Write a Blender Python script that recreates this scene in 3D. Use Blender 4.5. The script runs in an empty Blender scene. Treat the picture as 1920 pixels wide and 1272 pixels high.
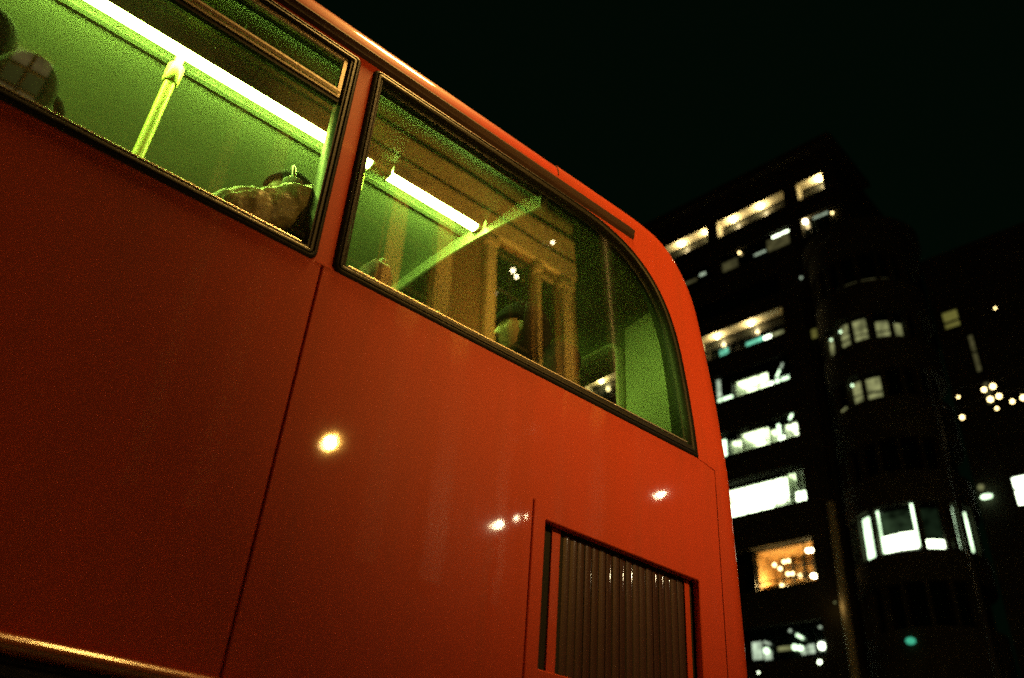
import bpy, bmesh, math, random
from mathutils import Vector, Matrix
from mathutils.geometry import delaunay_2d_cdt
R = math.radians
random.seed(7)
S = bpy.context.scene
COL = S.collection

# ------------------------------------------------------------------ camera
cam_d = bpy.data.cameras.new("camera"); cam = bpy.data.objects.new("camera", cam_d); COL.objects.link(cam)
_X = Vector((.7613, .4026, .5083)).normalized()
_Z = Vector((.0721, -.8316, .5508)); _Z = (_Z - _X * _X.dot(_Z)).normalized()
_Y = _Z.cross(_X)
right = Vector((_X[0], _Y[0], _Z[0])); up = -Vector((_X[1], _Y[1], _Z[1])); back = -Vector((_X[2], _Y[2], _Z[2]))
cam.matrix_world = Matrix(((right.x, up.x, back.x, 0), (right.y, up.y, back.y, 0), (right.z, up.z, back.z, 1.6), (0, 0, 0, 1)))
cam_d.sensor_width = 36; cam_d.lens = 1595 / 1920 * 36
cam_d.clip_start = .05; cam_d.clip_end = 2000
cam_d.dof.use_dof = True; cam_d.dof.focus_distance = 3.4; cam_d.dof.aperture_fstop = 1.5
S.camera = cam

# ------------------------------------------------------------------ night sky, exposure
W = bpy.data.worlds.new("World"); S.world = W; W.use_nodes = True
bg = W.node_tree.nodes["Background"]
bg.inputs[0].default_value = (.16, .74, .30, 1)
bg.inputs[1].default_value = .0030
vs = S.view_settings
vs.view_transform = 'Standard'; vs.look = 'None'; vs.exposure = 0; vs.gamma = 1
S.render.engine = 'CYCLES'
S.cycles.use_denoising = False      # the photograph is on grainy high-speed film
S.cycles.max_bounces = 8; S.cycles.transparent_max_bounces = 16
S.cycles.sample_clamp_indirect = 1.5
S.cycles.use_adaptive_sampling = False
S.cycles.sampling_pattern = 'BLUE_NOISE'
S.cycles.caustics_reflective = False; S.cycles.caustics_refractive = False

SOD = (1, .52, .09)
LAMPS = []   # filled by the street-lamp builder
P_LAMP_A, P_LAMP_B, P_ROW, P_FLOOD = 0, 1080, 5, 17000
SPOT_B = 57

# ------------------------------------------------------------------ materials
MATS = {}
def mat(name, base=(.5, .5, .5), rough=.5, metal=0, coat=0, coat_rough=.05, emit=None, strength=0, spec=.5, bump=0, bscale=20, var=0, vscale=5, sheen=0):
    m = bpy.data.materials.new(name); m.use_nodes = True; nt = m.node_tree; b = nt.nodes["Principled BSDF"]
    b.inputs["Base Color"].default_value = (*base, 1); b.inputs["Roughness"].default_value = rough
    b.inputs["Metallic"].default_value = metal; b.inputs["Specular IOR Level"].default_value = spec
    b.inputs["Coat Weight"].default_value = coat; b.inputs["Coat Roughness"].default_value = coat_rough
    if sheen: b.inputs["Sheen Weight"].default_value = sheen
    if emit:
        b.inputs["Emission Color"].default_value = (*emit, 1); b.inputs["Emission Strength"].default_value = strength
    tc = None
    if bump or var:
        tc = nt.nodes.new("ShaderNodeTexCoord")
    if var:
        n = nt.nodes.new("ShaderNodeTexNoise"); n.inputs["Scale"].default_value = vscale; n.inputs["Detail"].default_value = 5
        nt.links.new(tc.outputs["Object"], n.inputs["Vector"])
        r = nt.nodes.new("ShaderNodeValToRGB"); e = r.color_ramp.elements
        e[0].position = .3; e[1].position = .7
        e[0].color = (*[c * (1 - var) for c in base], 1); e[1].color = (*[min(1, c * (1 + var)) for c in base], 1)
        nt.links.new(n.outputs["Fac"], r.inputs[0]); nt.links.new(r.outputs[0], b.inputs["Base Color"])
    if bump:
        n = nt.nodes.new("ShaderNodeTexNoise"); n.inputs["Scale"].default_value = bscale; n.inputs["Detail"].default_value = 4
        nt.links.new(tc.outputs["Object"], n.inputs["Vector"])
        bp = nt.nodes.new("ShaderNodeBump"); bp.inputs["Strength"].default_value = 1; bp.inputs["Distance"].default_value = bump
        nt.links.new(n.outputs["Fac"], bp.inputs["Height"]); nt.links.new(bp.outputs[0], b.inputs["Normal"])
        if coat: nt.links.new(bp.outputs[0], b.inputs["Coat Normal"])
    MATS[name] = m
    return m

def glow(name, color, strength, var=0, scale=1.5):
    m = bpy.data.materials.new(name); m.cycles.emission_sampling = 'FRONT' if name.startswith(("fluor", "sodium")) else 'NONE'; m.use_nodes = True; nt = m.node_tree; nt.nodes.clear()
    o = nt.nodes.new("ShaderNodeOutputMaterial"); e = nt.nodes.new("ShaderNodeEmission")
    e.inputs[0].default_value = (*color, 1); e.inputs[1].default_value = strength
    if var:
        tc = nt.nodes.new("ShaderNodeTexCoord"); n = nt.nodes.new("ShaderNodeTexNoise")
        n.inputs["Scale"].default_value = scale; n.inputs["Detail"].default_value = 3
        nt.links.new(tc.outputs["Object"], n.inputs["Vector"])
        mr = nt.nodes.new("ShaderNodeMapRange"); mr.inputs[1].default_value = .35; mr.inputs[2].default_value = .65
        mr.inputs[3].default_value = strength * (1 - var); mr.inputs[4].default_value = strength * (1 + var)
        nt.links.new(n.outputs["Fac"], mr.inputs[0]); nt.links.new(mr.outputs[0], e.inputs[1])
    nt.links.new(e.outputs[0], o.inputs[0])
    return m

def glass(name, tint=(.9, .93, .85), ior=1.9, rough=.0, wave=.0, dust_haze=0):
    m = bpy.data.materials.new(name); m.use_nodes = True; nt = m.node_tree; nt.nodes.clear()
    o = nt.nodes.new("ShaderNodeOutputMaterial"); t = nt.nodes.new("ShaderNodeBsdfTransparent"); g = nt.nodes.new("ShaderNodeBsdfGlossy")
    t.inputs[0].default_value = (*tint, 1); g.inputs["Roughness"].default_value = rough; g.inputs[0].default_value = (1, 1, 1, 1)
    f0 = ((ior - 1) / (ior + 1)) ** 2          # Schlick reflectance, the same from either side of the pane
    ge = nt.nodes.new("ShaderNodeNewGeometry"); dt = nt.nodes.new("ShaderNodeVectorMath"); dt.operation = 'DOT_PRODUCT'
    nt.links.new(ge.outputs["Incoming"], dt.inputs[0]); nt.links.new(ge.outputs["Normal"], dt.inputs[1])
    def mth(op, a, b):
        n = nt.nodes.new("ShaderNodeMath"); n.operation = op
        for k, q in enumerate((a, b)):
            if q is None: continue
            if isinstance(q, (int, float)): n.inputs[k].default_value = q
            else: nt.links.new(q, n.inputs[k])
        return n.outputs[0]
    fr = mth('ADD', mth('MULTIPLY', mth('POWER', mth('SUBTRACT', 1, mth('ABSOLUTE', dt.outputs["Value"], None)), 5), 1 - f0), f0)
    mx = nt.nodes.new("ShaderNodeMixShader")
    nt.links.new(fr, mx.inputs[0]); nt.links.new(t.outputs[0], mx.inputs[1]); nt.links.new(g.outputs[0], mx.inputs[2])
    last = mx
    tc = nt.nodes.new("ShaderNodeTexCoord")
    if wave:
        n = nt.nodes.new("ShaderNodeTexNoise"); n.inputs["Scale"].default_value = 2.2; n.inputs["Detail"].default_value = 1
        nt.links.new(tc.outputs["Object"], n.inputs["Vector"])
        bp = nt.nodes.new("ShaderNodeBump"); bp.inputs["Distance"].default_value = wave
        nt.links.new(n.outputs["Fac"], bp.inputs["Height"]); nt.links.new(bp.outputs[0], g.inputs["Normal"])
    if dust_haze:   # dried rain and dusty specks; translucent film imitates lens bloom round the tubes
        d1 = nt.nodes.new("ShaderNodeBsdfDiffuse"); d1.inputs[0].default_value = (.5, .48, .42, 1)
        d2 = nt.nodes.new("ShaderNodeBsdfTranslucent"); d2.inputs[0].default_value = (.8, .8, .7, 1)
        d = nt.nodes.new("ShaderNodeMixShader"); d.inputs[0].default_value = .7
        nt.links.new(d1.outputs[0], d.inputs[1]); nt.links.new(d2.outputs[0], d.inputs[2])
        n1 = nt.nodes.new("ShaderNodeTexNoise"); n1.inputs["Scale"].default_value = 3; n1.inputs["Detail"].default_value = 6
        n2 = nt.nodes.new("ShaderNodeTexVoronoi"); n2.inputs["Scale"].default_value = 38
        for n in (n1, n2): nt.links.new(tc.outputs["Object"], n.inputs["Vector"])
        lt = nt.nodes.new("ShaderNodeMapRange"); lt.inputs[1].default_value = .10; lt.inputs[2].default_value = .04; lt.inputs[3].default_value = 0; lt.inputs[4].default_value = .35
        nt.links.new(n2.outputs["Distance"], lt.inputs[0])
        mr = nt.nodes.new("ShaderNodeMapRange"); mr.inputs[1].default_value = .4; mr.inputs[2].default_value = .75; mr.inputs[3].default_value = dust_haze * .3; mr.inputs[4].default_value = dust_haze * 1.5
        nt.links.new(n1.outputs["Fac"], mr.inputs[0])
        sp = nt.nodes.new("ShaderNodeMath"); sp.operation = 'MULTIPLY'
        nt.links.new(lt.outputs[0], sp.inputs[0])
        n3 = nt.nodes.new("ShaderNodeTexNoise"); n3.inputs["Scale"].default_value = 14
        nt.links.new(tc.outputs["Object"], n3.inputs["Vector"])
        gt = nt.nodes.new("ShaderNodeMath"); gt.operation = 'GREATER_THAN'; gt.inputs[1].default_value = .63
        nt.links.new(n3.outputs["Fac"], gt.inputs[0]); nt.links.new(gt.outputs[0], sp.inputs[1])
        ad = nt.nodes.new("ShaderNodeMath"); ad.operation = 'ADD'
        nt.links.new(mr.outputs[0], ad.inputs[0]); nt.links.new(sp.outputs[0], ad.inputs[1])
        m2 = nt.nodes.new("ShaderNodeMixShader")
        nt.links.new(ad.outputs[0], m2.inputs[0]); nt.links.new(mx.outputs[0], m2.inputs[1]); nt.links.new(d.outputs[0], m2.inputs[2])
        last = m2
    nt.links.new(last.outputs[0], o.inputs[0])
    return m

def paint(name, base, coat_rough=.028):
    m = mat(name, base, rough=.5, spec=.15, coat=.45, coat_rough=coat_rough, bump=.0016, bscale=1.3)
    nt = m.node_tree; b = nt.nodes["Principled BSDF"]; tc = nt.nodes.new("ShaderNodeTexCoord")
    n = nt.nodes.new("ShaderNodeTexNoise"); n.inputs["Scale"].default_value = 3.5; n.inputs["Detail"].default_value = 8; n.inputs["Roughness"].default_value = .65
    nt.links.new(tc.outputs["Object"], n.inputs["Vector"])
    r = nt.nodes.new("ShaderNodeMapRange"); r.inputs[1].default_value = .3; r.inputs[2].default_value = .75
    r.inputs[3].default_value = coat_rough * .8; r.inputs[4].default_value = coat_rough * 1.9
    nt.links.new(n.outputs["Fac"], r.inputs[0]); nt.links.new(r.outputs[0], b.inputs["Coat Roughness"])
    mp = nt.nodes.new("ShaderNodeMapping"); mp.inputs["Scale"].default_value = (9, 9, .7)
    n2 = nt.nodes.new("ShaderNodeTexNoise"); n2.inputs["Scale"].default_value = 2; n2.inputs["Detail"].default_value = 6
    nt.links.new(tc.outputs["Object"], mp.inputs[0]); nt.links.new(mp.outputs[0], n2.inputs["Vector"])
    mxc = nt.nodes.new("ShaderNodeMix"); mxc.data_type = 'RGBA'
    mxc.inputs[6].default_value = (*base, 1); mxc.inputs[7].default_value = (base[0] * .90, base[1] * .95 + .002, base[2] * .95 + .001, 1)
    r2 = nt.nodes.new("ShaderNodeMapRange"); r2.inputs[1].default_value = .45; r2.inputs[2].default_value = .75
    nt.links.new(n2.outputs["Fac"], r2.inputs[0]); nt.links.new(r2.outputs[0], mxc.inputs[0])
    nt.links.new(mxc.outputs[2], b.inputs["Base Color"])
    return m

M_RED = paint("red_bus_paint", (.44, .046, .014))
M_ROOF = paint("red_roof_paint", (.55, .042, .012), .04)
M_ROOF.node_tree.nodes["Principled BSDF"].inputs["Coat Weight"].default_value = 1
M_RIB = mat("brown_louvre_paint", (.036, .010, .004), rough=.5, spec=.2, coat=1, coat_rough=.05, bump=.0002, bscale=9)
M_GUT = mat("shaded_gutter_paint", (.03, .009, .004), rough=.6, spec=.2, bump=.001, bscale=30, var=.2, vscale=8)  # red rail darkened to brown: underside shade put into its colour
M_RUB = mat("black_rubber", (.008, .007, .006), rough=.42, spec=.28, bump=.0006, bscale=60)
M_DARK = mat("dark_void", (.006, .006, .006), rough=.9)
M_ALU = mat("bare_aluminium", (.62, .55, .46), rough=.36, metal=1, bump=.0005, bscale=90)
M_GLASS = glass("bus_window_glass", ior=2.3, wave=.0005, dust_haze=.014)
M_HOPG = glass("hopper_glass", tint=(.55, .6, .5), ior=1.8, wave=.0004, dust_haze=.012)
M_GLASSD = glass("lower_deck_glass", tint=(.12, .13, .12), ior=1.7, wave=.001)
M_CEIL = mat("ceiling_laminate", (.40, .43, .32), rough=.42, bump=.0004, bscale=40, var=.06, vscale=6)
M_LINER = mat("grey_moulded_liner", (.26, .30, .20), rough=.55, bump=.0004, bscale=120)
M_REAR = mat("rear_dome_liner", (.40, .45, .28), rough=.5, bump=.0005, bscale=90)
M_COVE = mat("shaded_cove_dark", (.085, .095, .06), rough=.5)  # ceiling edge's shade painted in as a dark colour; joints and reveal share it
M_BEAM = mat("pale_bulkhead_trim", (.42, .46, .34), rough=.4)
M_TRIM = mat("pale_corner_moulding", (.84, .86, .62), rough=.32)
M_TUBE = glow("fluorescent_tube", (.54, 1, .12), 92)
M_FIX = mat("lamp_housing", (.20, .22, .16), rough=.5)
M_POLE = mat("yellow_grab_pole", (.92, .86, .30), rough=.45, coat=.3)
M_SEAT = mat("seat_moquette", (.11, .055, .03), rough=.9, bump=.002, bscale=160, var=.5, vscale=45, sheen=.4)
M_SHELL = mat("seat_shell", (.05, .05, .045), rough=.5)
M_PUFF = mat("olive_puffer_nylon", (.30, .25, .15), rough=.45, bump=.003, bscale=26, var=.15, vscale=12)
M_COATD = mat("dark_wool_coat", (.009, .008, .007), rough=.9, spec=.2, bump=.003, bscale=60)
M_TROU = mat("dark_trousers", (.02, .02, .025), rough=.9)
M_SHOE = mat("black_shoe_leather", (.015, .013, .012), rough=.4)
M_SKIN = mat("skin", (.42, .26, .17), rough=.5, bump=.0008, bscale=120, var=.08, vscale=30)
M_HAIR = mat("dark_hair", (.008, .006, .004), rough=.8, spec=.12, bump=.004, bscale=70)
M_KNIT = mat("black_knit", (.006, .006, .006), rough=.95, spec=.15, bump=.003, bscale=130)
M_WHITE = mat("white_plastic", (.78, .80, .76), rough=.3)
M_STEEL = mat("dark_steel", (.04, .04, .045), rough=.45, metal=.4)
M_TYRE = mat("tyre_rubber", (.02, .02, .02), rough=.8)
M_ASPH = mat("asphalt", (.05, .05, .05), rough=.85, bump=.006, bscale=120, var=.25, vscale=30)
M_PAVE = mat("paving", (.22, .21, .19), rough=.8, bump=.003, bscale=60, var=.2, vscale=4)
M_KERB = mat("granite_kerb", (.3, .29, .28), rough=.7, bump=.003, bscale=90, var=.2, vscale=40)
M_CONC = mat("dark_granite_cladding", (.065, .062, .045), rough=.85, spec=.08, var=.25, vscale=.8)
M_CONC2 = mat("dark_cornice_stone", (.10, .10, .07), rough=.9, var=.3, vscale=2)  # cornice stone set darker than the stone bands
M_SOFF = mat("pale_soffit", (.62, .58, .42), rough=.7, var=.06, vscale=2)
M_MULL = mat("window_frame_metal", (.022, .024, .022), rough=.4, metal=.3)
M_OFFG = mat("unlit_office_glass", (.006, .009, .008), rough=.06, spec=.6)
M_PANE = glass("office_glass", tint=(.93, .97, .92), ior=1.5)
M_ROOM = mat("office_room_white", (.55, .58, .50), rough=.8, var=.15, vscale=2)
M_WARMR = mat("warm_room_panelling", (.34, .20, .07), rough=.7, var=.5, vscale=3)
M_STONE = mat("portland_stone", (.46, .40, .30), rough=.8, bump=.008, bscale=14, var=.16, vscale=3)
G_WHITE = glow("ceiling_light_bright", (.84, 1, .62), 4.2)
G_WHITE2 = glow("ceiling_light", (.80, 1, .56), 3.6)
G_DIM = glow("lit_window_dim", (.60, .62, .26), .34, .55, 2.2)
G_DIMG = glow("lit_window_sill", (.60, .55, .22), .10, .4, 3)
G_PALE = glow("lit_window_pale", (.62, .78, .55), .8, .35, 2.5)
G_COOL = glow("lit_window_cool", (.70, 1, .62), 3, .35, 1.2)
G_HOT = glow("lit_window_hot", (.84, 1, .68), 6)
G_GREY = glow("lit_window_faint", (.12, .22, .10), .13, .8, 1.6)
G_TEAL = glow("teal_reflection_glow", (.22, .85, .55), 1.0, .7, 1.1)  # teal reflections on the dark loggia glass, painted as glowing patches
G_TEALS = glow("teal_lamp", (.12, 1, .58), .45)
G_WARM = glow("warm_bulb", (1, .80, .42), 26)
G_WARM2 = glow("warm_bulb_far", (1, .74, .30), 8)
G_AMBW = glow("amber_curtained_window", (1, .72, .26), .30, .4, 3)
G_OLIVE = glow("stairwell_light", (.62, .58, .13), .20, .25, 1.3)
G_SOD = glow("sodium_lantern", (1, .70, .32), 60)
G_SODA = glow("sodium_lantern_large", (1, .55, .12), 195)
G_SODS = glow("sodium_lantern_small", (1, .80, .46), 230)

def brick_mat():
    m = mat("london_brick", (.16, .09, .05), rough=.9); nt = m.node_tree; b = nt.nodes["Principled BSDF"]
    tc = nt.nodes.new("ShaderNodeTexCoord"); mp = nt.nodes.new("ShaderNodeMapping"); mp.inputs["Rotation"].default_value = (R(90), 0, 0)
    t = nt.nodes.new("ShaderNodeTexBrick"); t.inputs["Scale"].default_value = 1
    t.inputs["Brick Width"].default_value = .225; t.inputs["Row Height"].default_value = .075; t.inputs["Mortar Size"].default_value = .008
    t.inputs["Color1"].default_value = (.17, .085, .045, 1); t.inputs["Color2"].default_value = (.10, .055, .032, 1); t.inputs["Mortar"].default_value = (.22, .19, .15, 1)
    nt.links.new(tc.outputs["Object"], mp.inputs[0]); nt.links.new(mp.outputs[0], t.inputs["Vector"]); nt.links.new(t.outputs["Color"], b.inputs["Base Color"])
    bp = nt.nodes.new("ShaderNodeBump"); bp.inputs["Distance"].default_value = .006; bp.invert = True
    nt.links.new(t.outputs["Fac"], bp.inputs["Height"]); nt.links.new(bp.outputs[0], b.inputs["Normal"])
    return m
M_BRICK = brick_mat()

# ------------------------------------------------------------------ builders
def props(o, label=None, cat=None, group=None, kind=None):
    if label: o["label"] = label
    if cat: o["category"] = cat
    if group: o["group"] = group
    if kind: o["kind"] = kind
    return o
ROOT = {}
def thing(name, label, cat, loc=(0, 0, 0), rotz=0, group=None, world=False):
    o = bpy.data.objects.new(name, None); COL.objects.link(o); o.location = loc; o.rotation_euler = (0, 0, rotz)
    o.empty_display_size = .2
    if world: ROOT[o.name] = Vector(loc)
    return props(o, label, cat, group)
def place(o, parent):
    COL.objects.link(o)
    if parent:
        o.parent = parent
        if parent.name in ROOT: o.location = -ROOT[parent.name]
    return o
def obj(name, vf, m, parent=None, smooth=None, **kw):
    v, f = vf
    me = bpy.data.meshes.new(name); me.from_pydata([tuple(p) for p in v], [], f); me.update()
    bm = bmesh.new(); bm.from_mesh(me); bmesh.ops.recalc_face_normals(bm, faces=bm.faces); bm.to_mesh(me); bm.free()
    if smooth is not None:
        me.polygons.foreach_set("use_smooth", [True] * len(me.polygons)); me.set_sharp_from_angle(angle=R(smooth))
    me.materials.append(m)
    o = bpy.data.objects.new(name, me); place(o, parent)
    return props(o, **kw)
def join(*vfs):
    V, F = [], []
    for v, f in vfs:
        n = len(V); V += list(v); F += [tuple(i + n for i in q) for q in f]
    return V, F
def box(x0, x1, y0, y1, z0, z1):
    v = [(x, y, z) for z in (z0, z1) for y in (y0, y1) for x in (x0, x1)]
    return v, [(0, 2, 3, 1), (4, 5, 7, 6), (0, 1, 5, 4), (2, 6, 7, 3), (0, 4, 6, 2), (1, 3, 7, 5)]
def tube(path, rad, n=12, caps=True):
    path = [Vector(p) for p in path]; k = len(path)
    rads = rad if isinstance(rad, (list, tuple)) else [rad] * k
    V, F = [], []; ref = None
    for i, p in enumerate(path):
        t = (path[min(i + 1, k - 1)] - path[max(i - 1, 0)]).normalized()
        if ref is None:
            ref = t.orthogonal().normalized()
        ref = (ref - t * ref.dot(t)).normalized(); b = t.cross(ref)
        r = rads[i]; ra, rb = r if isinstance(r, (list, tuple)) else (r, r)
        for j in range(n):
            a = 2 * math.pi * j / n
            V.append(p + ref * (math.cos(a) * ra) + b * (math.sin(a) * rb))
    for i in range(k - 1):
        for j in range(n):
            F.append((i * n + j, i * n + (j + 1) % n, (i + 1) * n + (j + 1) % n, (i + 1) * n + j))
    if caps: F += [tuple(range(n))[::-1], tuple(range((k - 1) * n, k * n))]
    return V, F
def ball(c, r, n=12, m=8, sc=(1, 1, 1)):
    V = [(c[0], c[1], c[2] + r * sc[2])]; F = []
    for i in range(1, m):
        a = math.pi * i / m
        for j in range(n):
            b = 2 * math.pi * j / n
            V.append((c[0] + r * sc[0] * math.sin(a) * math.cos(b), c[1] + r * sc[1] * math.sin(a) * math.sin(b), c[2] + r * sc[2] * math.cos(a)))
    V.append((c[0], c[1], c[2] - r * sc[2])); L = len(V) - 1
    for j in range(n):
        F.append((0, 1 + j, 1 + (j + 1) % n)); F.append((L, 1 + (m - 2) * n + (j + 1) % n, 1 + (m - 2) * n + j))
    for i in range(m - 2):
        for j in range(n):
            F.append((1 + i * n + j, 1 + (i + 1) * n + j, 1 + (i + 1) * n + (j + 1) % n, 1 + i * n + (j + 1) % n))
    return V, F
def smooth_path(pts, sub=6):
    P = [Vector(p) for p in pts]; out = []
    for i in range(len(P) - 1):
        a, b, c, d = P[max(i - 1, 0)], P[i], P[i + 1], P[min(i + 2, len(P) - 1)]
        for s in range(sub):
            t = s / sub
            out.append(.5 * ((2 * b) + (c - a) * t + (2 * a - 5 * b + 4 * c - d) * t * t + (3 * b - a - 3 * c + d) * t ** 3))
    out.append(P[-1]); return out
def area(l): return .5 * sum(l[i - 1][0] * l[i][1] - l[i][0] * l[i - 1][1] for i in range(len(l)))
def offset(loop, d):      # inward for positive d, counter-clockwise loop
    n = len(loop); out = []
    for i in range(n):
        p, q, s = Vector(loop[i - 1]), Vector(loop[i]), Vector(loop[(i + 1) % n])
        e1, e2 = (q - p).normalized(), (s - q).normalized()
        n1, n2 = Vector((-e1.y, e1.x)), Vector((-e2.y, e2.x))
        m = n1 + n2; m = m / max(.25, m.length_squared) * 2
        out.append((q.x + m.x * d, q.y + m.y * d))
    return out
def rounded(corners):     # [(x, z, radius)] counter-clockwise
    n = len(corners); out = []
    for i, (x, z, r) in enumerate(corners):
        q = Vector((x, z))
        if r <= 0: out.append((x, z)); continue
        a = (Vector(corners[i - 1][:2]) - q).normalized(); b = (Vector(corners[(i + 1) % n][:2]) - q).normalized()
        ang = a.angle(b); t = r / math.tan(ang / 2); c = q + (a + b).normalized() * (r / math.sin(ang / 2))
        p0, p1 = q + a * t - c, q + b * t - c
        tot = p0.angle_signed(p1)
        for k in range(7):
            v = p0.copy(); v.rotate(Matrix.Rotation(-tot * k / 6, 2)); out.append((c.x + v.x, c.y + v.y))
    return out
def inside(p, loop):
    x, y = p; c = False; j = len(loop) - 1
    for i in range(len(loop)):
        xi, yi = loop[i][0], loop[i][1]; xj, yj = loop[j][0], loop[j][1]
        if (yi > y) != (yj > y) and x < (xj - xi) * (y - yi) / (yj - yi) + xi: c = not c
        j = i
    return c
def fill(outer, holes, cuts=()):
    V, E = [], []
    for l in [outer] + list(holes):
        n = len(V); V += [Vector((p[0], p[1])) for p in l]; E += [(n + i, n + (i + 1) % len(l)) for i in range(len(l))]
    for a, b in cuts:
        n = len(V); V += [Vector(a), Vector(b)]; E.append((n, n + 1))
    v, e, f, *_ = delaunay_2d_cdt(V, E, [], 0, 1e-6)
    out = []
    for t in f:
        c = sum((v[i] for i in t), Vector((0, 0))) / len(t)
        if inside(c, outer) and not any(inside(c, h) for h in holes): out.append(tuple(t))
    return v, out

# ------------------------------------------------------------------ bus geometry
D = 2.1; ZB = 3.2485; LEAN = math.tan(R(2.8)); YM = 3.35
def ys(z): return D + max(0., z - ZB) * LEAN
def at(p, off=0, far=False):
    y = ys(p[1]) - off
    return (p[0], 2 * YM - y if far else y, p[1])
def panel(name, outer, holes, off, thick, m, parent, ch=.003, ch_out=True, far=False, cuts=(), **kw):
    if area(outer) < 0: outer = outer[::-1]
    holes = [h if area(h) > 0 else h[::-1] for h in holes]
    fo = offset(outer, ch) if ch_out else outer
    fh = [offset(h, -ch) for h in holes]
    v2, tri = fill(fo, fh, cuts)
    V = [at(p, off, far) for p in v2]; F = list(tri)
    parts = [(V, F)]
    for a, b, c in [(outer, fo, ch_out)] + [(h, g, True) for h, g in zip(holes, fh)]:
        n = len(a); vv = [at(p, off, far) for p in b] + [at(p, off - (ch if c else 0), far) for p in a] + [at(p, off - thick, far) for p in a]
        ff = []
        for i in range(n):
            j = (i + 1) % n
            if c: ff.append((i, j, n + j, n + i))
            ff.append((n + i, n + j, 2 * n + j, 2 * n + i))
        parts.append((vv, ff))
    me = join(*parts)
    return obj(name, me, m, parent, **kw)
def gasket(name, loop, profile, m, parent, far=False, **kw):      # profile: (inset, height)
    rings = [[at(p, h, far) for p in offset(loop, d)] for d, h in profile]
    n = len(loop); V = [p for r in rings for p in r]; F = []
    for k in range(len(rings) - 1):
        for i in range(n):
            j = (i + 1) % n
            F.append((k * n + i, k * n + j, (k + 1) * n + j, (k + 1) * n + i))
    return obj(name, (V, F), m, parent, smooth=40, **kw)
PROFILE = [(-.004, -.012), (-.003, .006), (.003, .012), (.010, .014), (.014, .008), (.018, .013), (.026, .014), (.032, .010), (.037, .011), (.040, .004), (.044, -.008), (.046, -.02), (.047, -.04)]

bus = thing("double_decker_bus", "red double-decker bus, upper deck lit by green tubes, filling the left of the photo", "bus", (-1.8, YM, 0), world=True)

# outline of the shell: point where the edge starts to round (axis) along the rear and the roof
outl = [(3.0, .40), (3.0, 1.2), (3.0, 2.0), (2.998, 2.44), (2.986, 2.84), (2.966, 3.25), (2.955, 3.40), (2.936, 3.62), (2.903, 3.86), (2.874, 4.03), (2.846, 4.16), (2.80, 4.275), (2.74, 4.365), (2.66, 4.445), (2.56, 4.498), (2.45, 4.521), (2.30, 4.529), (1.843, 4.528)]
outl = [tuple(p) for p in smooth_path(outl, 3)]
def shell_axis(pts, r):
    ax = []
    for i, p in enumerate(pts):
        t = Vector(pts[min(i + 1, len(pts) - 1)]) - Vector(pts[max(i - 1, 0)]); t.normalize()
        nrm = Vector((t.y, -t.x))     # outward (rear / up) for a path going up then forward
        ax.append((Vector(p) - nrm * r, nrm))
    return ax
RR = .14
dome_ax = shell_axis(outl, RR)
roof_pts = [(1.837, 4.520), (1.0, 4.520), (-1, 4.520), (-3, 4.520), (-5, 4.52), (-6.3, 4.52)]
roof_ax = [(Vector(p) - Vector((0, RR)), Vector((0, 1))) for p in roof_pts]
def sweep(ax, r, rear_hole=False, n=9):
    V, F, W_ = [], [], []
    ystn = [2.75, YM, 2 * YM - 2.75]
    per = None
    for q, nn in ax:
        y0 = ys(q.y)
        row = []
        for k in range(n + 1):
            a = math.pi / 2 * k / n
            row.append((q.x + nn.x * r * math.sin(a), y0 + r * (1 - math.cos(a)), q.y + nn.y * r * math.sin(a)))
        mid = [(row[-1][0], yy, row[-1][2] + (.05 * max(0, nn.y) ** 4 if abs(yy - YM) < .3 else .03 * max(0, nn.y) ** 4)) for yy in ystn]
        row2 = [(x, 2 * YM - y, z) for x, y, z in row[::-1]]
        row = row + mid + row2; per = len(row); V += row
        W_.append(row[n][2])
    for i in range(len(ax) - 1):
        for k in range(per - 1):
            if rear_hole and ax[i][1].x > .8 and n - 1 < k < n + 4 and 3.28 < (W_[i] + W_[i + 1]) / 2 < 4.09: continue
            F.append((i * per + k, i * per + k + 1, (i + 1) * per + k + 1, (i + 1) * per + k))
    return V, F
obj("rear_dome", sweep(dome_ax, RR, True), M_RED, bus, smooth=35)
obj("roof", sweep(roof_ax, RR), M_ROOF, bus, smooth=35)
obj("roof_seam", tube([at((1.84, 4.392), .001)] + [(1.84, ys(4.38) + .139 * (1 - math.cos(a)), 4.38 + .139 * math.sin(a)) for a in [R(x) for x in range(8, 91, 8)] ], .0026, 6), M_DARK, bus)

# windows of the upper deck: outer outline of the rubber gasket
curve = smooth_path([(2.663, 3.243), (2.655, 3.398), (2.633, 3.60), (2.600, 3.80), (2.554, 3.945), (2.482, 4.070), (2.385, 4.163), (2.276, 4.224), (2.14, 4.263), (2.02, 4.276), (1.86, 4.279)], 5)
def corner(cx, cz, r, a0, a1, k=6): return [(cx + r * math.cos(R(a0 + (a1 - a0) * i / k)), cz + r * math.sin(R(a0 + (a1 - a0) * i / k))) for i in range(k + 1)]
WIN2 = corner(.862 + .03, 3.249 + .03, .03, 180, 270) + [tuple(p) for p in curve] + corner(.862 + .026, 4.276 - .026, .026, 90, 180)
def upper_win(x0, x1): return rounded([(x0, 3.249, .03), (x1, 3.249, .03), (x1, 4.268, .022), (x0, 4.268, .022)])
wins = [WIN2, upper_win(-1.16, .795)] + [upper_win(-1.23 - 1.955 - 2.025 * k, -1.23 - 2.025 * k) for k in range(2)]

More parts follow.
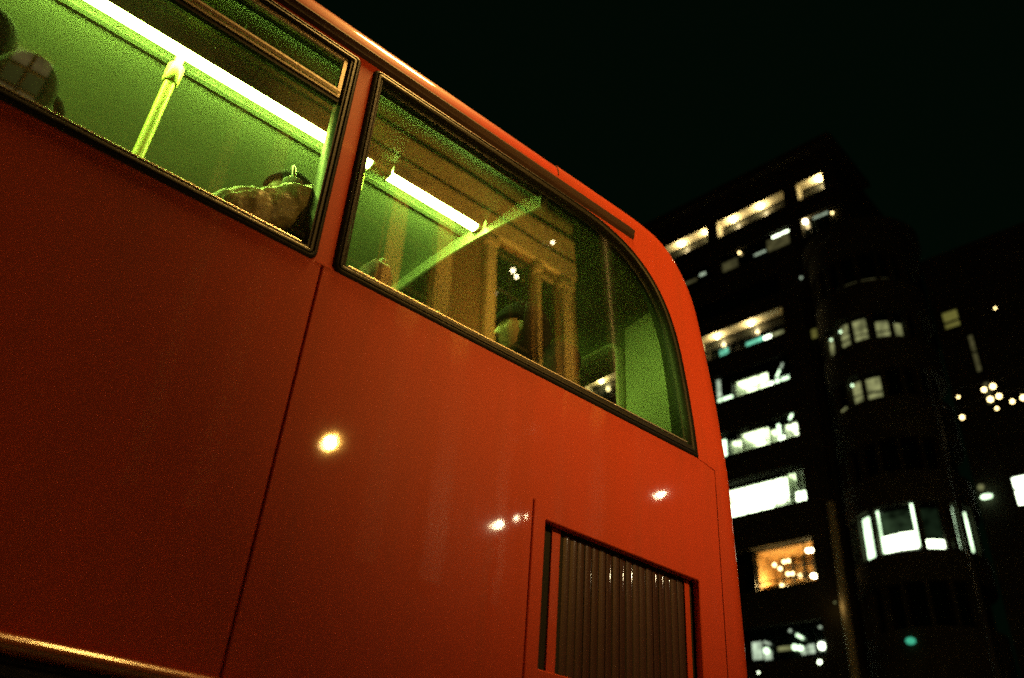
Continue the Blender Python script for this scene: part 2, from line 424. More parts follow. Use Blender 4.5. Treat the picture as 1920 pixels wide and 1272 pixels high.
ax_loop = [(q.x, q.y) for q, _ in dome_ax] + [(q.x, q.y) for q, _ in roof_ax]
side = [(-6.3, ZB - .004), (2.668, ZB - .004), (2.784, 3.226), (2.784, .40)] + ax_loop
for far in (False, True):
    panel("side_frame", side, wins, 0, .03, M_RED, bus, ch=.002, ch_out=False, far=far, cuts=[((2.70, ZB), (2.90, ZB))])

# lower body panels, separated by dark gaps
XS = .8236
panel("side_panel", [(-1.20, 1.969), (XS - .003, 1.969), (XS - .003, ZB), (-1.20, ZB)], [], .006, .03, M_RED, bus)
panel("side_panel", [(-3.30, 1.969), (-1.206, 1.969), (-1.206, ZB), (-3.30, ZB)], [], .006, .03, M_RED, bus)
panel("side_panel", [(-6.3, 1.969), (-3.306, 1.969), (-3.306, ZB), (-6.3, ZB)], [], .006, .03, M_RED, bus)
GH = rounded([(1.8215, 2.2105, .004), (2.630, 2.2105, .004), (2.630, 2.700, .004), (1.8215, 2.700, .004)])
panel("side_panel", [(1.7660, .95), (2.7715, .95), (2.7745, 3.219), (2.660, ZB - .008), (XS + .003, ZB), (XS + .003, 1.969), (1.7610, 1.969), (1.7610, 2.7555), (1.7660, 2.7555)], [GH], .006, .03, M_RED, bus)
panel("skirt_panel", [(-6.3, .40), (2.772, .40), (2.772, .944), (-6.3, .944)], [corner(.1, .52, .56, 0, 180) + [(-.46, .46), (.66, .46)], corner(-4.9, .52, .56, 0, 180) + [(-5.46, .46), (-4.34, .46)]], .006, .03, M_RED, bus)
panel("side_panel", [(-6.3, .95), (1.7605, .95), (1.7605, 1.20), (-6.3, 1.20)], [], .006, .03, M_RED, bus)
panel("side_panel", [(.90, 1.206), (1.7605, 1.206), (1.7605, 1.963), (.90, 1.963)], [], .006, .03, M_RED, bus)
panel("side_panel", [(-6.3, .40), (2.776, .40), (2.776, 3.228), (-6.3, 3.228)], [], 0, .03, M_RED, bus, far=True)
obj("backing_plate", box(-6.28, 2.82, D + .035, D + .05, .45, 3.225), M_DARK, bus)

# lower deck windows and the moulding above them
for x0, x1 in ((-1.16, .86), (-3.25, -1.22), (-6.2, -3.31)):
    l = rounded([(x0, 1.215, .03), (x1, 1.215, .03), (x1, 1.948, .03), (x0, 1.948, .03)])
    w = gasket("lower_window", l, PROFILE, M_RUB, bus)
    obj("pane", ([at(p, -.012) for p in offset(l, .020)], [tuple(range(len(l)))]), M_GLASSD, w)
mold = [(ys(0) - .006, 1.992), (D - .020, 1.990), (D - .034, 1.982), (D - .040, 1.970), (D - .036, 1.958), (D - .022, 1.951), (D + .01, 1.951)]
obj("window_moulding", ([(x, y, z) for x in (-6.3, .9) for y, z in mold], [(i, i + 1, i + 8, i + 7) for i in range(6)]), mat("orange_trim_paint", (.24, .05, .012), rough=.28, coat=1, coat_rough=.12), bus, smooth=60)  # one even orange-brown colour along the moulding

# upper deck window frames and panes
for k, l in enumerate(wins):
    for far in (False, True):
        w = gasket("upper_window", l, PROFILE, M_RUB, bus, far=far)
        if k < 2 and not far:
            xa, xb = min(p[0] for p in l) + .052, max(p[0] for p in l) - .056
            obj("glazing_bead", tube([at((xa, 3.2975), -.002), at(((xa + xb) / 2, 3.2975), -.002), at((xb, 3.2975), -.002)], .0045, 10), M_ALU, w, smooth=60)
        obj("pane", ([at(p, -.010, far) for p in offset(l, .020)], [tuple(range(len(l)))]), M_GLASS, w)
HPROF = [(0, -.02), (0, .004), (.002, .007), (.016, .007), (.020, .003), (.021, -.012)]
def hopper(x0, x1):
    l = rounded([(x0, 4.000, .004), (x1, 4.000, .004), (x1, 4.224, .004), (x0, 4.224, .004)])
    h = gasket("hopper_window", l, HPROF, M_ALU, bus)
    obj("pane", ([at(p, -.004) for p in offset(l, .019)], [tuple(range(len(l)))]), M_HOPG, h)
    obj("frame_rail", ([at(p, h_) for x in (x0 + .002, x1 - .004) for p, h_ in (((x, 4.017), .008), ((x, 4.030), .011), ((x, 4.040), .011), ((x, 4.042), .004))], [(0, 1, 5, 4), (1, 2, 6, 5), (2, 3, 7, 6)]), M_ALU, h)
    obj("meeting_strip", box(x0, x1, ys(3.98) - .004, ys(3.98) + .012, 3.978, 3.994), M_RUB, h)
for x0, x1 in ((-1.112, .747), (-3.137, -1.278), (-5.162, -3.303)): hopper(x0, x1)

# gutter rail under the roof edge
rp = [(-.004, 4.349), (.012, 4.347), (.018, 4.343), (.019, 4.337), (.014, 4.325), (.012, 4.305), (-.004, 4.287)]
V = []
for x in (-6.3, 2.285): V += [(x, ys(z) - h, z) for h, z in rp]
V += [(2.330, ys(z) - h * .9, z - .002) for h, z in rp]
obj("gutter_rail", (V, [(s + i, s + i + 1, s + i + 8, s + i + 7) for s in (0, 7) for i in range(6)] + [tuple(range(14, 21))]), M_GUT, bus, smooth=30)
obj("pillar_cap", join(box(.797, .86, D - .007, D + .004, ZB - .0035, ZB + .0015)), M_RED, bus)

# engine grille
gr = obj("grille", join(box(1.83, 2.70, D + .075, D + .09, 2.15, 2.75)), M_DARK, bus)
obj("grille_post", box(1.884, 1.922, D + .028, D + .06, 2.16, 2.6975), M_RED, gr)
obj("grille_post", box(2.582, 2.610, D + .028, D + .06, 2.16, 2.6975), M_RED, gr)
nr = 18; sw = (2.576 - 1.940) / nr
def slat():
    prof = [(-.5, .018), (-.46, .007)] + [(k * .07, .0011 * (k / 6) ** 2) for k in range(-6, 7)] + [(.46, .007), (.5, .018)]
    zs = [2.165, 2.3, 2.45, 2.6, 2.690]
    V = [(a * sw, y, z) for z in zs for a, y in prof]; n = len(prof)
    F = [(k * n + i, k * n + i + 1, (k + 1) * n + i + 1, (k + 1) * n + i) for k in range(len(zs) - 1) for i in range(n - 1)]
    F.append(tuple(range((len(zs) - 1) * n, len(zs) * n)))
    return V, F
s0 = obj("slat", slat(), M_RIB, gr, smooth=60)
for i in range(nr):
    o = s0 if i == 0 else place(s0.copy(), gr)
    o.location = (1.940 + sw * (i + .5), D + .032 + random.uniform(-.001, .001), 0)
    o.rotation_euler = (0, 0, random.uniform(-.10, .10))

# floor, inside of the upper deck
obj("upper_floor", box(-6.2, 2.72, D + .06, 2 * YM - D - .06, 2.38, 2.45), M_SHELL, bus)
obj("inner_wall", join(box(-6.2, 2.70, D + .052, D + .058, 2.45, 3.235), box(-6.2, 2.70, 2 * YM - D - .058, 2 * YM - D - .052, 2.45, 3.235)), M_LINER, bus)
def cz(y):   # arch of the ceiling
    t = (y - YM) / 1.2
    return 4.372 - .085 * t * t
yy = [2.29 + (2 * YM - 4.58) * i / 16 for i in range(17)]
obj("ceiling", ([(x, y, cz(y)) for x in (-6.2, 1.765) for y in yy], [(i, i + 1, i + 18, i + 17) for i in range(16)]), M_CEIL, bus, smooth=60)
cv = [(2.19, 4.215), (2.20, 4.235), (2.26, 4.262), (2.34, 4.288), (2.46, cz(2.46) - .016), (2.565, cz(2.565) - .012), (2.57, cz(2.57) - .001)]
obj("cove_panel", join(*[([(x, (y if s == 0 else 2 * YM - y), z) for x in (-6.2, 1.765) for y, z in cv], [(i, i + 1, i + 8, i + 7) for i in range(6)]) for s in (0, 1)]), M_COVE, bus, smooth=60)
for y, w_ in ((2.76, .012),):
    obj("ceiling_strip", join(box(-6.2, 1.76, y - w_, y + w_, cz(y) - .010, cz(y) - .001)), M_FIX, bus)
for x in (-4.4, -2.9, -1.4):
    obj("ceiling_joint", ([(x + s, y, cz(y) - .003) for s in (-.004, .004) for y in yy], [(i, i + 1, i + 18, i + 17) for i in range(16)]), M_COVE, bus)
# light tubes: (start, end)
for a, b in ((1.235, 1.735), (-.36, 1.135), (-1.87, -.375), (-3.38, -1.885), (-4.89, -3.395)):
    h = obj("light_fitting", box(a - .004, b + .01, 2.629 - .048, 2.629 + .048, 4.318, cz(2.629) - .0005), M_FIX, bus)
    obj("added_baffle", box(a - .004, b + .01, 2.574, 2.580, 4.278, 4.338), M_FIX, h)  # lip added to keep tube light off the near ceiling
    obj("light_tube", tube([(a, 2.629, 4.304), (b, 2.629, 4.304)], .027, 8), M_TUBE, h, smooth=50)
    obj("end_cap", join(box(a - .006, a - .0005, 2.600, 2.658, 4.28, 4.32), box(b + .0005, b + .012, 2.600, 2.658, 4.28, 4.32)), M_FIX, h)
# grab poles
for x in (.268, 1.112, -1.6):
    p = obj("grab_pole", tube([(x, 2.68, 2.45), (x, 2.68, 4.26)], .022, 14), M_POLE, bus, smooth=50)
    obj("collar", join(tube([(x, 2.68, 4.165), (x, 2.68, 4.175), (x, 2.68, 4.255), (x, 2.68, 4.262)], [.028, .033, .033, .028], 14), tube([(x, 2.68, 4.262), (x, 2.68, cz(2.68))], .018, 12)), M_POLE, p, smooth=40)
# window catch inside the near cove
obj("window_catch", join(box(.37, .57, 2.205, 2.225, 4.12, 4.135), box(.37, .385, 2.175, 2.225, 4.09, 4.135), box(.555, .57, 2.175, 2.225, 4.09, 4.135)), M_LINER, bus)
# bulkhead beam across the saloon, lower edge as the arched trim
def bz(y):
    t = (y - YM) / 1.2
    return 4.303 - .163 * t * t
yb = [2.165 + (2 * YM - 4.33) * i / 20 for i in range(21)]
bp_ = []
for y in yb: bp_ += [(1.757, y, max(cz(y) - .001, bz(y) + .02)), (1.757, y, bz(y) + .004), (1.762, y, bz(y)), (1.790, y, bz(y)), (1.795, y, bz(y) + .004), (1.795, y, cz(y) + .09)]
obj("bulkhead_beam", (bp_, [(i * 6 + k, i * 6 + k + 1, i * 6 + k + 7, i * 6 + k + 6) for i in range(20) for k in range(5)]), M_BEAM, bus, smooth=40)
# rear dome liner with the rear window opening
lp = smooth_path([(1.79, 4.455), (2.15, 4.45), (2.42, 4.41), (2.58, 4.33), (2.68, 4.20), (2.735, 4.06), (2.765, 3.85), (2.79, 3.60), (2.80, 3.27), (2.80, 2.45)], 4)
yl = [2.20, 2.30, 2.545, 3.35, 4.155, 4.40, 4.50]
V = [(p[0], y, p[1]) for p in lp for y in yl]; F = []
for i in range(len(lp) - 1):
    for k in range(6):
        zc = (lp[i][1] + lp[i + 1][1]) / 2
        if k in (2, 3) and 3.28 < zc < 4.07: continue
        F.append((i * 7 + k, i * 7 + k + 1, (i + 1) * 7 + k + 1, (i + 1) * 7 + k))
obj("rear_liner", (V, F), M_REAR, bus, smooth=50)
# rear-corner trim panel beside the rear window
tl = rounded([(2.235, 2.5, 0), (2.535, 2.5, 0), (2.535, 4.125, .035), (2.36, 4.148, .04), (2.235, 4.09, .05)])
def yz_plate(l, x0, x1, ch=.008):
    if area(l) < 0: l = l[::-1]
    li = offset(l, ch); n = len(l)
    xo = lambda z: -.035 * max(0, (z - 3.3) / .8)          # follows the lean of the back wall
    V = [(x0 + xo(z), y, z) for y, z in li] + [(x0 + ch + xo(z), y, z) for y, z in l] + [(x1 + xo(z), y, z) for y, z in l]
    F = [tuple(range(n))] + [(i, (i + 1) % n, n + (i + 1) % n, n + i) for i in range(n)] + [(n + i, n + (i + 1) % n, 2 * n + (i + 1) % n, 2 * n + i) for i in range(n)]
    return V, F
obj("corner_trim", yz_plate(tl, 2.700, 2.76, .014), M_TRIM, bus, smooth=30)
rw = rounded([(2.565, 3.30, .08), (2 * YM - 2.565, 3.30, .08), (2 * YM - 2.565, 4.062, .08), (2.565, 4.062, .08)])
pr = [(-.014, 2.74), (-.012, 2.695), (-.002, 2.680), (.016, 2.680), (.028, 2.70), (.036, 2.74), (.036, 2.86)]
V, F = [], []; n = len(rw)
for d, x in pr: V += [(x - .03 * max(0, (z - 3.3) / .8), y, z) for y, z in offset(rw, d)]
for k in range(len(pr) - 1): F += [(k * n + i, k * n + (i + 1) % n, (k + 1) * n + (i + 1) % n, (k + 1) * n + i) for i in range(n)]
rwin = obj("rear_window", (V, F), M_TRIM, bus, smooth=40)
obj("pane", ([(2.80 - .03 * max(0, (z - 3.3) / .8), y, z) for y, z in offset(rw, .036)], [tuple(range(n))]), glass("rear_glass", tint=(.8, .86, .78), ior=1.5), rwin)
# reveal between liner and near window
obj("window_reveal", ([(x, y, z) for (x, z) in [(q[0] - .008, q[1]) for q in curve] for (x, y) in ((x, ys(z) + .03), (x + .02, 2.235))], [(2 * i, 2 * i + 1, 2 * i + 3, 2 * i + 2) for i in range(len(curve) - 1)]), M_COVE, bus, smooth=50)
# back end details, wheels
obj("rear_bumper", box(2.86, 3.06, 2.2, 4.5, .35, .75), M_SHELL, bus)
obj("underframe", box(-6.2, 2.8, 2.3, 4.4, .3, .55), M_STEEL, bus)
obj("front_end", box(-6.42, -6.3, 2.15, 4.55, .4, 4.40), M_RED, bus)
obj("windscreen", join(box(-6.44, -6.421, 2.3, 4.4, 1.2, 2.3), box(-6.44, -6.421, 2.3, 4.4, 3.1, 4.15)), M_OFFG, bus)
for x in (.1, -4.9):
    for y in (2.14, 4.30):
        t = obj("wheel", tube([(x, y, .48), (x, y + .03, .48), (x, y + .23, .48), (x, y + .26, .48)], [.44, .48, .48, .44], 28), M_TYRE, bus, smooth=40)
        obj("hub", tube([(x, y - .01, .48), (x, y + .02, .48)], [.2, .26], 20), M_ALU, t, smooth=40)

# ------------------------------------------------------------------ seats of the upper deck (parts of the bus)
def seat_at(x, y0=2.20, y1=2.62, top=3.62, tilt=.10):
    def sh(vf, dz=0):
        return [(p[0] + tilt * max(0, p[2] - 2.95), p[1], p[2]) for p in vf[0]], vf[1]
    l = rounded([(y0, 2.90, .03), (y1, 2.90, .03), (y1, top, .10), (y0, top, .10)])
    li = offset(l, .02); n = len(l)
    V = [(x - .055, y, z) for y, z in li] + [(x - .04, y, z) for y, z in l] + [(x + .01, y, z) for y, z in l]
    F = [tuple(range(n))] + [(k * n + i, k * n + (i + 1) % n, (k + 1) * n + (i + 1) % n, (k + 1) * n + i) for k in range(2) for i in range(n)]
    s = obj("seat", sh((V, F)), M_SEAT, bus, smooth=50)
    V = [(x + .012, y, z) for y, z in l] + [(x + .035, y, z) for y, z in li]
    obj("seat_shell", sh((V, [(i, (i + 1) % n, n + (i + 1) % n, n + i) for i in range(n)] + [tuple(range(n, 2 * n))])), M_SHELL, s, smooth=50)
    obj("cushion", join(box(x - .46, x - .02, y0, y1, 2.84, 2.93)), M_SEAT, s)
    obj("pedestal", box(x - .30, x - .10, y0 + .1, y1 - .1, 2.45, 2.838), M_SHELL, s)
    hp = smooth_path([(x + .0, y0 + .10, top - .02), (x + .01, y0 + .10, top + .035), (x + .01, y0 + .16, top + .055), (x + .01, y1 - .16, top + .055), (x + .01, y1 - .10, top + .035), (x, y1 - .10, top - .02)], 4)
    obj("grab_handle", sh(tube(hp, .012, 8)), M_LINER, s, smooth=60)
seat_at(1.06, top=3.52); seat_at(1.36, y0=2.24, y1=2.62, top=3.45); seat_at(2.16, top=3.26)
seat_at(.13, top=3.40); seat_at(-.72, top=3.40)
for x in (1.06, .13, -.72, 2.13): seat_at(x, 4.08, 4.50, 3.45)
for x in (-1.5, -2.3, -3.1, -3.9): seat_at(x, top=3.40)

# ------------------------------------------------------------------ people (seated, facing the front of the bus = -X)
def head_mesh(c, turn=0, tilt=0):
    n, m = 56, 44; V = []
    for i in range(m + 1):
        th = math.pi * i / m
        for j in range(n):
            ph = 2 * math.pi * j / n
            f, a, b = math.sin(th) * math.cos(ph), math.sin(th) * math.sin(ph), math.cos(th)
            w = .076 * (1 - .22 * max(0, -b) ** 1.5); d = .098 * (1 + .03 * b) if f < 0 else .088 * (1 - .04 * max(0, b))
            F, A, B = f * d, a * w, b * .116
            if f > 0:
                g = lambda u, s: math.exp(-(u / s) ** 2)
                k = min(1, f * 1.6)
                nose = .0
                if -.034 < B < .022: nose = .028 * ((.022 - B) / .056) ** .8
                elif B <= -.034: nose = .028 * g(B + .034, .006)
                F += k * nose * g(A, .008 + .007 * max(0, min(1, (.01 - B) / .04)))
                F += k * .007 * g(B - .030, .009) * g(A, .045)
                for s in (-1, 1):
                    F -= k * .011 * g(A - s * .031, .015) * g(B - .012, .010)
                    F += k * .006 * g(A - s * .031, .009) * g(B - .010, .006)
                    F += k * .004 * g(A - s * .048, .018) * g(B + .018, .016)
                F += k * (.008 * g(B + .056, .0055) * g(A, .019) + .008 * g(B + .069, .006) * g(A, .017) - .006 * g(B + .0625, .003) * g(A, .022))
                F += k * .013 * g(B + .097, .014) * g(A, .022) - k * .004 * g(B + .081, .006) * g(A, .02)
            V.append(Vector((F, A, B)))
    F_ = [(i * n + j, i * n + (j + 1) % n, (i + 1) * n + (j + 1) % n, (i + 1) * n + j) for i in range(m) for j in range(n)]
    rot = Matrix.Rotation(math.pi + turn, 3, 'Z') @ Matrix.Rotation(tilt, 3, 'Y')
    ears = [ball((-.004, s * .078, -.006), .032, 10, 8, (.55, .32, 1)) for s in (-1, 1)]
    V, F_ = join((V, F_), *ears)
    return [rot @ Vector(v) + Vector(c) for v in V], F_, rot
def merge_all(o, vox, smooth_it=2):
    md = o.modifiers.new("fuse", 'REMESH'); md.mode = 'VOXEL'; md.voxel_size = vox; md.use_smooth_shade = True
    ms = o.modifiers.new("relax", 'SMOOTH'); ms.factor = .5; ms.iterations = smooth_it
def limb(pts, rads, sub=5, n=16):
    P = smooth_path(pts, sub); k = len(pts); r = []
    for i in range(len(P)):
        t = i / sub; a = min(int(t), k - 2); u = t - a
        ra = rads[a]; rb = rads[a + 1]
        if not isinstance(ra, tuple): ra = (ra, ra)
        if not isinstance(rb, tuple): rb = (rb, rb)
        r.append((ra[0] * (1 - u) + rb[0] * u, ra[1] * (1 - u) + rb[1] * u))
    return P, r
def person(label, hip, head, turn, tilt, coat_m, puff, hat=None, hood=False, phones=False, sh_dz=0., lean=0., elbow=(-.12, -.26)):
    hx, hy, hz = hip
    t = thing("person", label, "person", (hx, hy, 2.45), world=True)
    hv, hf, rot = head_mesh(head, turn, tilt)
    hc = Vector(head)
    chest = Vector((hx - .02 - lean * .6, hy, hz + .33)); shl = Vector((hx - .02 - lean, hy, hz + .48 + sh_dz))
    neck0 = shl + Vector((.0, 0, .01)); neck1 = hc + rot @ Vector((-.015, 0, -.07))
    torso = [(hx + .0, hy, hz - .08), (hx, hy, hz + .05), ((hx + chest.x) / 2, hy, hz + .2), tuple(chest), tuple(shl), tuple(shl + Vector((0, 0, .05)))]
    # first tube radius runs front to back or sideways depending on the frame: handled by explicit rings
    def rings(pts, rs, bulge=None, n=24):
        P, rr_ = limb(pts, rs, 8)
        V, F = [], []
        for i, (p, r) in enumerate(zip(P, rr_)):
            s = 1 if bulge is None else 1 + bulge(i / (len(P) - 1))
            for j in range(n):
                a = 2 * math.pi * j / n
                V.append((p[0] + math.cos(a) * r[0] * s, p[1] + math.sin(a) * r[1] * s, p[2]))
        k = len(P)
        F = [(i * n + j, i * n + (j + 1) % n, (i + 1) * n + (j + 1) % n, (i + 1) * n + j) for i in range(k - 1) for j in range(n)]
        F += [tuple(range(n))[::-1], tuple(range((k - 1) * n, k * n))]
        return V, F
    trad = [(.11, .16), (.12, .17), (.10, .145), (.115, .165), (.085, .175), (.05, .07)]
    pieces = [rings(torso, trad), (hv, hf)]
    P, r_ = limb([tuple(neck0), tuple((neck0 + neck1) / 2), tuple(neck1)], [.062, .056, .056]); pieces.append(tube(P, r_, 14))
    arms, legs = [], []
    for s in (-1, 1):
        sp = shl + Vector((0, s * .185, -.015)); el = sp + Vector((elbow[0], s * .035, elbow[1])); wr = Vector((hx - .36, hy + s * .10, hz + .09))
        arms.append((sp, el, wr, s))
        P, r_ = limb([tuple(sp + Vector((0, -s * .05, 0))), tuple(sp), tuple((sp + el) / 2), tuple(el), tuple((el + wr) / 2), tuple(wr)], [.05, .056, .048, .042, .038, .027]); pieces.append(tube(P, r_, 12))
        pm = wr + Vector((-.075, 0, -.015)); pieces.append(tube(smooth_path([tuple(wr), tuple((wr + pm) / 2), tuple(pm)], 3), [(.027 + .012 * min(1, i / 3), .020) for i in range(7)], 12))
        for q in range(4):
            b0 = pm + Vector((0, (q - 1.5) * .019, 0)); L = (.062, .074, .070, .055)[q]
            pieces.append(tube(smooth_path([tuple(b0 + Vector((.02, 0, 0))), tuple(b0 + Vector((-L * .45, 0, -.004))), tuple(b0 + Vector((-L * .8, 0, -.02))), tuple(b0 + Vector((-L, 0, -.038)))], 3), .0085, 8))
        b0 = wr + Vector((-.03, -s * .028, 0)); pieces.append(tube(smooth_path([tuple(b0), tuple(b0 + Vector((-.028, -s * .018, 0))), tuple(b0 + Vector((-.056, -s * .02, -.012)))], 3), .010, 8))
        kn = Vector((hx - .44, hy + s * .10, hz + .02)); an = Vector((hx - .42, hy + s * .10, 2.53))
        legs.append((Vector((hx, hy + s * .09, hz - .02)), kn, an))
        P, r_ = limb([(hx, hy + s * .09, hz - .02), (hx - .22, hy + s * .1, hz + .01), tuple(kn), tuple((kn + an) / 2 + Vector((.02, 0, 0))), tuple(an)], [.085, .078, .06, .055, .038]); pieces.append(tube(P, r_, 12))
        pieces.append(tube([tuple(an + Vector((.03, 0, -.03))), tuple(an + Vector((-.05, 0, -.04))), tuple(an + Vector((-.16, 0, -.055)))], [.04, .042, .03], 10))
    b = obj("body", join(*pieces), M_SKIN, t, smooth=180); merge_all(b, .0055)
    # coat
    bul = (lambda u: .055 * abs(math.sin(u * math.pi * 7)) ** .6) if puff else (lambda u: .01 * math.sin(u * 31))
    k = 1.22 if puff else 1.13
    cp = [rings(torso, [(a * k + .012, c * k) for a, c in trad[:-1]] + [(.078, .085)], bul, 32)]
    for sp, el, wr, s in arms:
        P, r_ = limb([tuple(sp + Vector((.0, -s * .09, .005))), tuple(sp), tuple((sp + el) / 2), tuple(el), tuple((el + wr) / 2), tuple(wr)], [.07 * k, .074 * k, .064 * k, .058 * k, .052 * k, .042 * k], 9)
        if puff:
            r_ = [(a * (1 + .15 * abs(math.sin(i * .62)) ** .6), c * (1 + .15 * abs(math.sin(i * .62)) ** .6)) for i, (a, c) in enumerate(r_)]
        cp.append(tube(P, r_, 18))
    nk = shl + Vector((.02, 0, .055)); cp.append(tube([tuple(nk + Vector((math.cos(a) * .085, math.sin(a) * .085, .012 * math.cos(a)))) for a in [2 * math.pi * i / 20 for i in range(21)]], .034 if puff else .026, 10))
    if hood:
        hcen = hc + Vector((.035, 0, .015)); hb = ball((0, 0, 0), 1, 28, 22)
        V = [hcen + Vector((p[0] * .125, p[1] * .108, p[2] * .150)) for p in hb[0]]
        keep = [f for f in hb[1] if sum(V[i].x for i in f) / len(f) > hc.x - .035]
        use = sorted({i for f in keep for i in f}); ix = {v: i for i, v in enumerate(use)}
        ov = [V[i] for i in use]; iv = [hcen + (V[i] - hcen) * .90 for i in use]
        fs = [tuple(ix[i] for i in f) for f in keep]; n_ = len(ov)
        from collections import Counter
        ec = Counter(tuple(sorted((f[i - 1], f[i]))) for f in fs for i in range(len(f)))
        rim = [(a, c_, c_ + n_, a + n_) for (a, c_), q in ec.items() if q == 1]
        cp.append((ov + iv, fs + [tuple(i + n_ for i in f) for f in fs] + rim))
    c = obj("coat", join(*cp), coat_m, t, smooth=180)
    md = c.modifiers.new("fuse", 'REMESH'); md.mode = 'VOXEL'; md.voxel_size = .007; md.use_smooth_shade = True
    if puff:
        tx = bpy.data.textures.new("creases", 'CLOUDS'); tx.noise_scale = .055
        dm = c.modifiers.new("creases", 'DISPLACE'); dm.texture = tx; dm.strength = .024; dm.mid_level = .5
    ms = c.modifiers.new("relax", 'SMOOTH'); ms.factor = .4; ms.iterations = 1
    tp = []
    for a, kn, an in legs:
        P, r_ = limb([tuple(a + Vector((.05, 0, 0))), tuple((a + kn) / 2), tuple(kn), tuple((kn + an) / 2), tuple(an)], [.11, .10, .08, .075, .062]); tp.append(tube(P, r_, 14))
        tp.append(ball((hx, hy, hz - .03), .13, 14, 10, (1, 1.35, .8)))
    o = obj("trousers", join(*tp), M_TROU, t, smooth=60)
    o = obj("shoes", join(*[tube([tuple(an + Vector((.05, 0, -.02))), tuple(an + Vector((-.03, 0, -.035))), tuple(an + Vector((-.12, 0, -.05))), tuple(an + Vector((-.2, 0, -.055)))], [(.04, .045), (.045, .045), (.045, .03), (.03, .02)], 12) for _, _, an in legs]), M_SHOE, t, smooth=60)
    # hair or beanie
    hb = ball((0, 0, 0), 1, 30, 22); V, keep = [], []
    ex = 1.10 if hat else 1.07
    for p in hb[0]:
        V.append(hc + rot @ Vector((p[0] * (.106 if p[0] < 0 else .099) * ex, p[1] * .082 * ex, .012 + p[2] * .122 * (1.03 if hat else 1.0))))
    def cut(q):
        l = rot.transposed() @ (q - hc)
        if hat: return l.z > .036 - .25 * min(0, l.x) * 0 - (.03 if l.x < 0 else 0)
        return l.z > (.055 if l.x > .03 else -.03 if l.x > -.03 else -.075)
    keep = [f for f in hb[1] if cut(sum((V[i] for i in f), Vector()) / len(f))]
    use = sorted({i for f in keep for i in f}); ix = {v: i for i, v in enumerate(use)}
    h = obj("beanie" if hat else "hair", ([V[i] for i in use], [tuple(ix[i] for i in f) for f in keep]), M_KNIT if hat else M_HAIR, t, smooth=60)
    sm = h.modifiers.new("thick", 'SOLIDIFY'); sm.thickness = .012; sm.offset = -1
    if phones:
        band = [hc + rot @ Vector((-.005, math.cos(a) * .094, .015 + math.sin(a) * .132)) for a in [R(x) for x in range(0, 181, 12)]]
        cups = [tube([tuple(hc + rot @ Vector((-.005, s * .074, .0))), tuple(hc + rot @ Vector((-.005, s * .080, .0))), tuple(hc + rot @ Vector((-.005, s * .100, .0))), tuple(hc + rot @ Vector((-.005, s * .106, .0)))], [.034, .040, .040, .032], 16) for s in (-1, 1)]
        obj("headphones", join(tube(band, .009, 8), *cups), M_WHITE, t, smooth=50)
    return t
person("man in black beanie and dark hooded coat behind the curved rear upper window", (2.03, 2.45, 2.97), (1.872, 2.40, 3.645), R(-24), R(2), M_COATD, False, hat=True, hood=True, sh_dz=.07)
person("passenger in olive quilted jacket and white headphones near the pillar between upper windows", (.80, 2.43, 2.97), (.775, 2.46, 3.73), R(-20), R(8), M_PUFF, True, phones=True, sh_dz=.10, elbow=(-.26, -.20))
person("dark silhouetted passenger at the left edge of the upper deck, before the yellow pole", (.02, 2.44, 2.97), (-.30, 2.42, 3.68), R(0), R(0), M_COATD, False, sh_dz=.05, lean=.12)

# ------------------------------------------------------------------ ground
obj("ground", ([(-400, -400, 0), (400, -400, 0), (400, 400, 0), (-400, 400, 0)], [(0, 1, 2, 3)]), M_ASPH, kind="structure")
obj("pavement", box(-60, 30, -8, 1.42, .004, .12), M_PAVE, kind="structure")
obj("kerb", box(-60, 30, 1.424, 1.56, .004, .13), M_KERB, kind="structure")
obj("far_pavement", join(box(20, 36.5, -40, 90, .004, .12)), M_PAVE, kind="structure")

# ------------------------------------------------------------------ street lamps (they light the bus and show as glints in its paint)
def street_lamp(label, head, base, power, rad=.13, spot=None, g=None, col=SOD, sc=(1, 1, .85)):
    t = thing("street_lamp", label, "street lamp", (base[0], base[1], .12), group=None, world=True)
    hx, hy, hz = head; bx, by = base
    arm = smooth_path([(bx, by, hz - .6), (bx, by, hz - .05), (bx + (hx - bx) * .35, by + (hy - by) * .35, hz + .22), (hx, hy, hz + rad + .10)], 6) if abs(hx - bx) + abs(hy - by) > .05 else [(bx, by, hz - .6), (bx, by, hz - .16)]
    obj("column", join(tube([(bx, by, .12), (bx, by, 1.3), (bx, by, 1.35), (bx, by, hz - .6)], [.09, .09, .06, .05], 12), tube(arm, .035, 10)), M_STEEL, t, smooth=40)
    if abs(hx - bx) + abs(hy - by) > .05:
        obj("canopy", tube([(hx, hy, hz + rad * .7), (hx, hy, hz + rad * .8), (hx, hy, hz + rad + .08), (hx, hy, hz + rad + .14)], [rad * .9, rad * .8, .10, .03], 16), M_STEEL, t, smooth=40)
    obj("lantern", ball(head, rad, 16, 10, sc), g or G_SOD, t, smooth=60)
    if power <= 5: return t
    l = bpy.data.lights.new("sodium_light", 'SPOT' if spot else 'POINT'); l.energy = power; l.color = col; l.shadow_soft_size = rad
    lo = bpy.data.objects.new("sodium_light", l); COL.objects.link(lo); lo.parent = t
    lo.location = Vector(head) - ROOT[t.name] + (Vector((0, 0, -.16)) if not spot else Vector((0, 0, 0)))
    if spot:
        l.spot_size = R(spot[1]); l.spot_blend = 1
        d = Vector(spot[0]) - Vector(head); lo.rotation_euler = d.to_track_quat('-Z', 'Y').to_euler()
        lo.location = Vector(head) - ROOT[t.name] + d.normalized() * (rad + .02)
    return t
street_lamp("tall sodium street lamp over the kerb beside the bus", (2.0, 1.7, 8.4), (4.2, .35), P_LAMP_A, rad=.40, g=G_SODA)
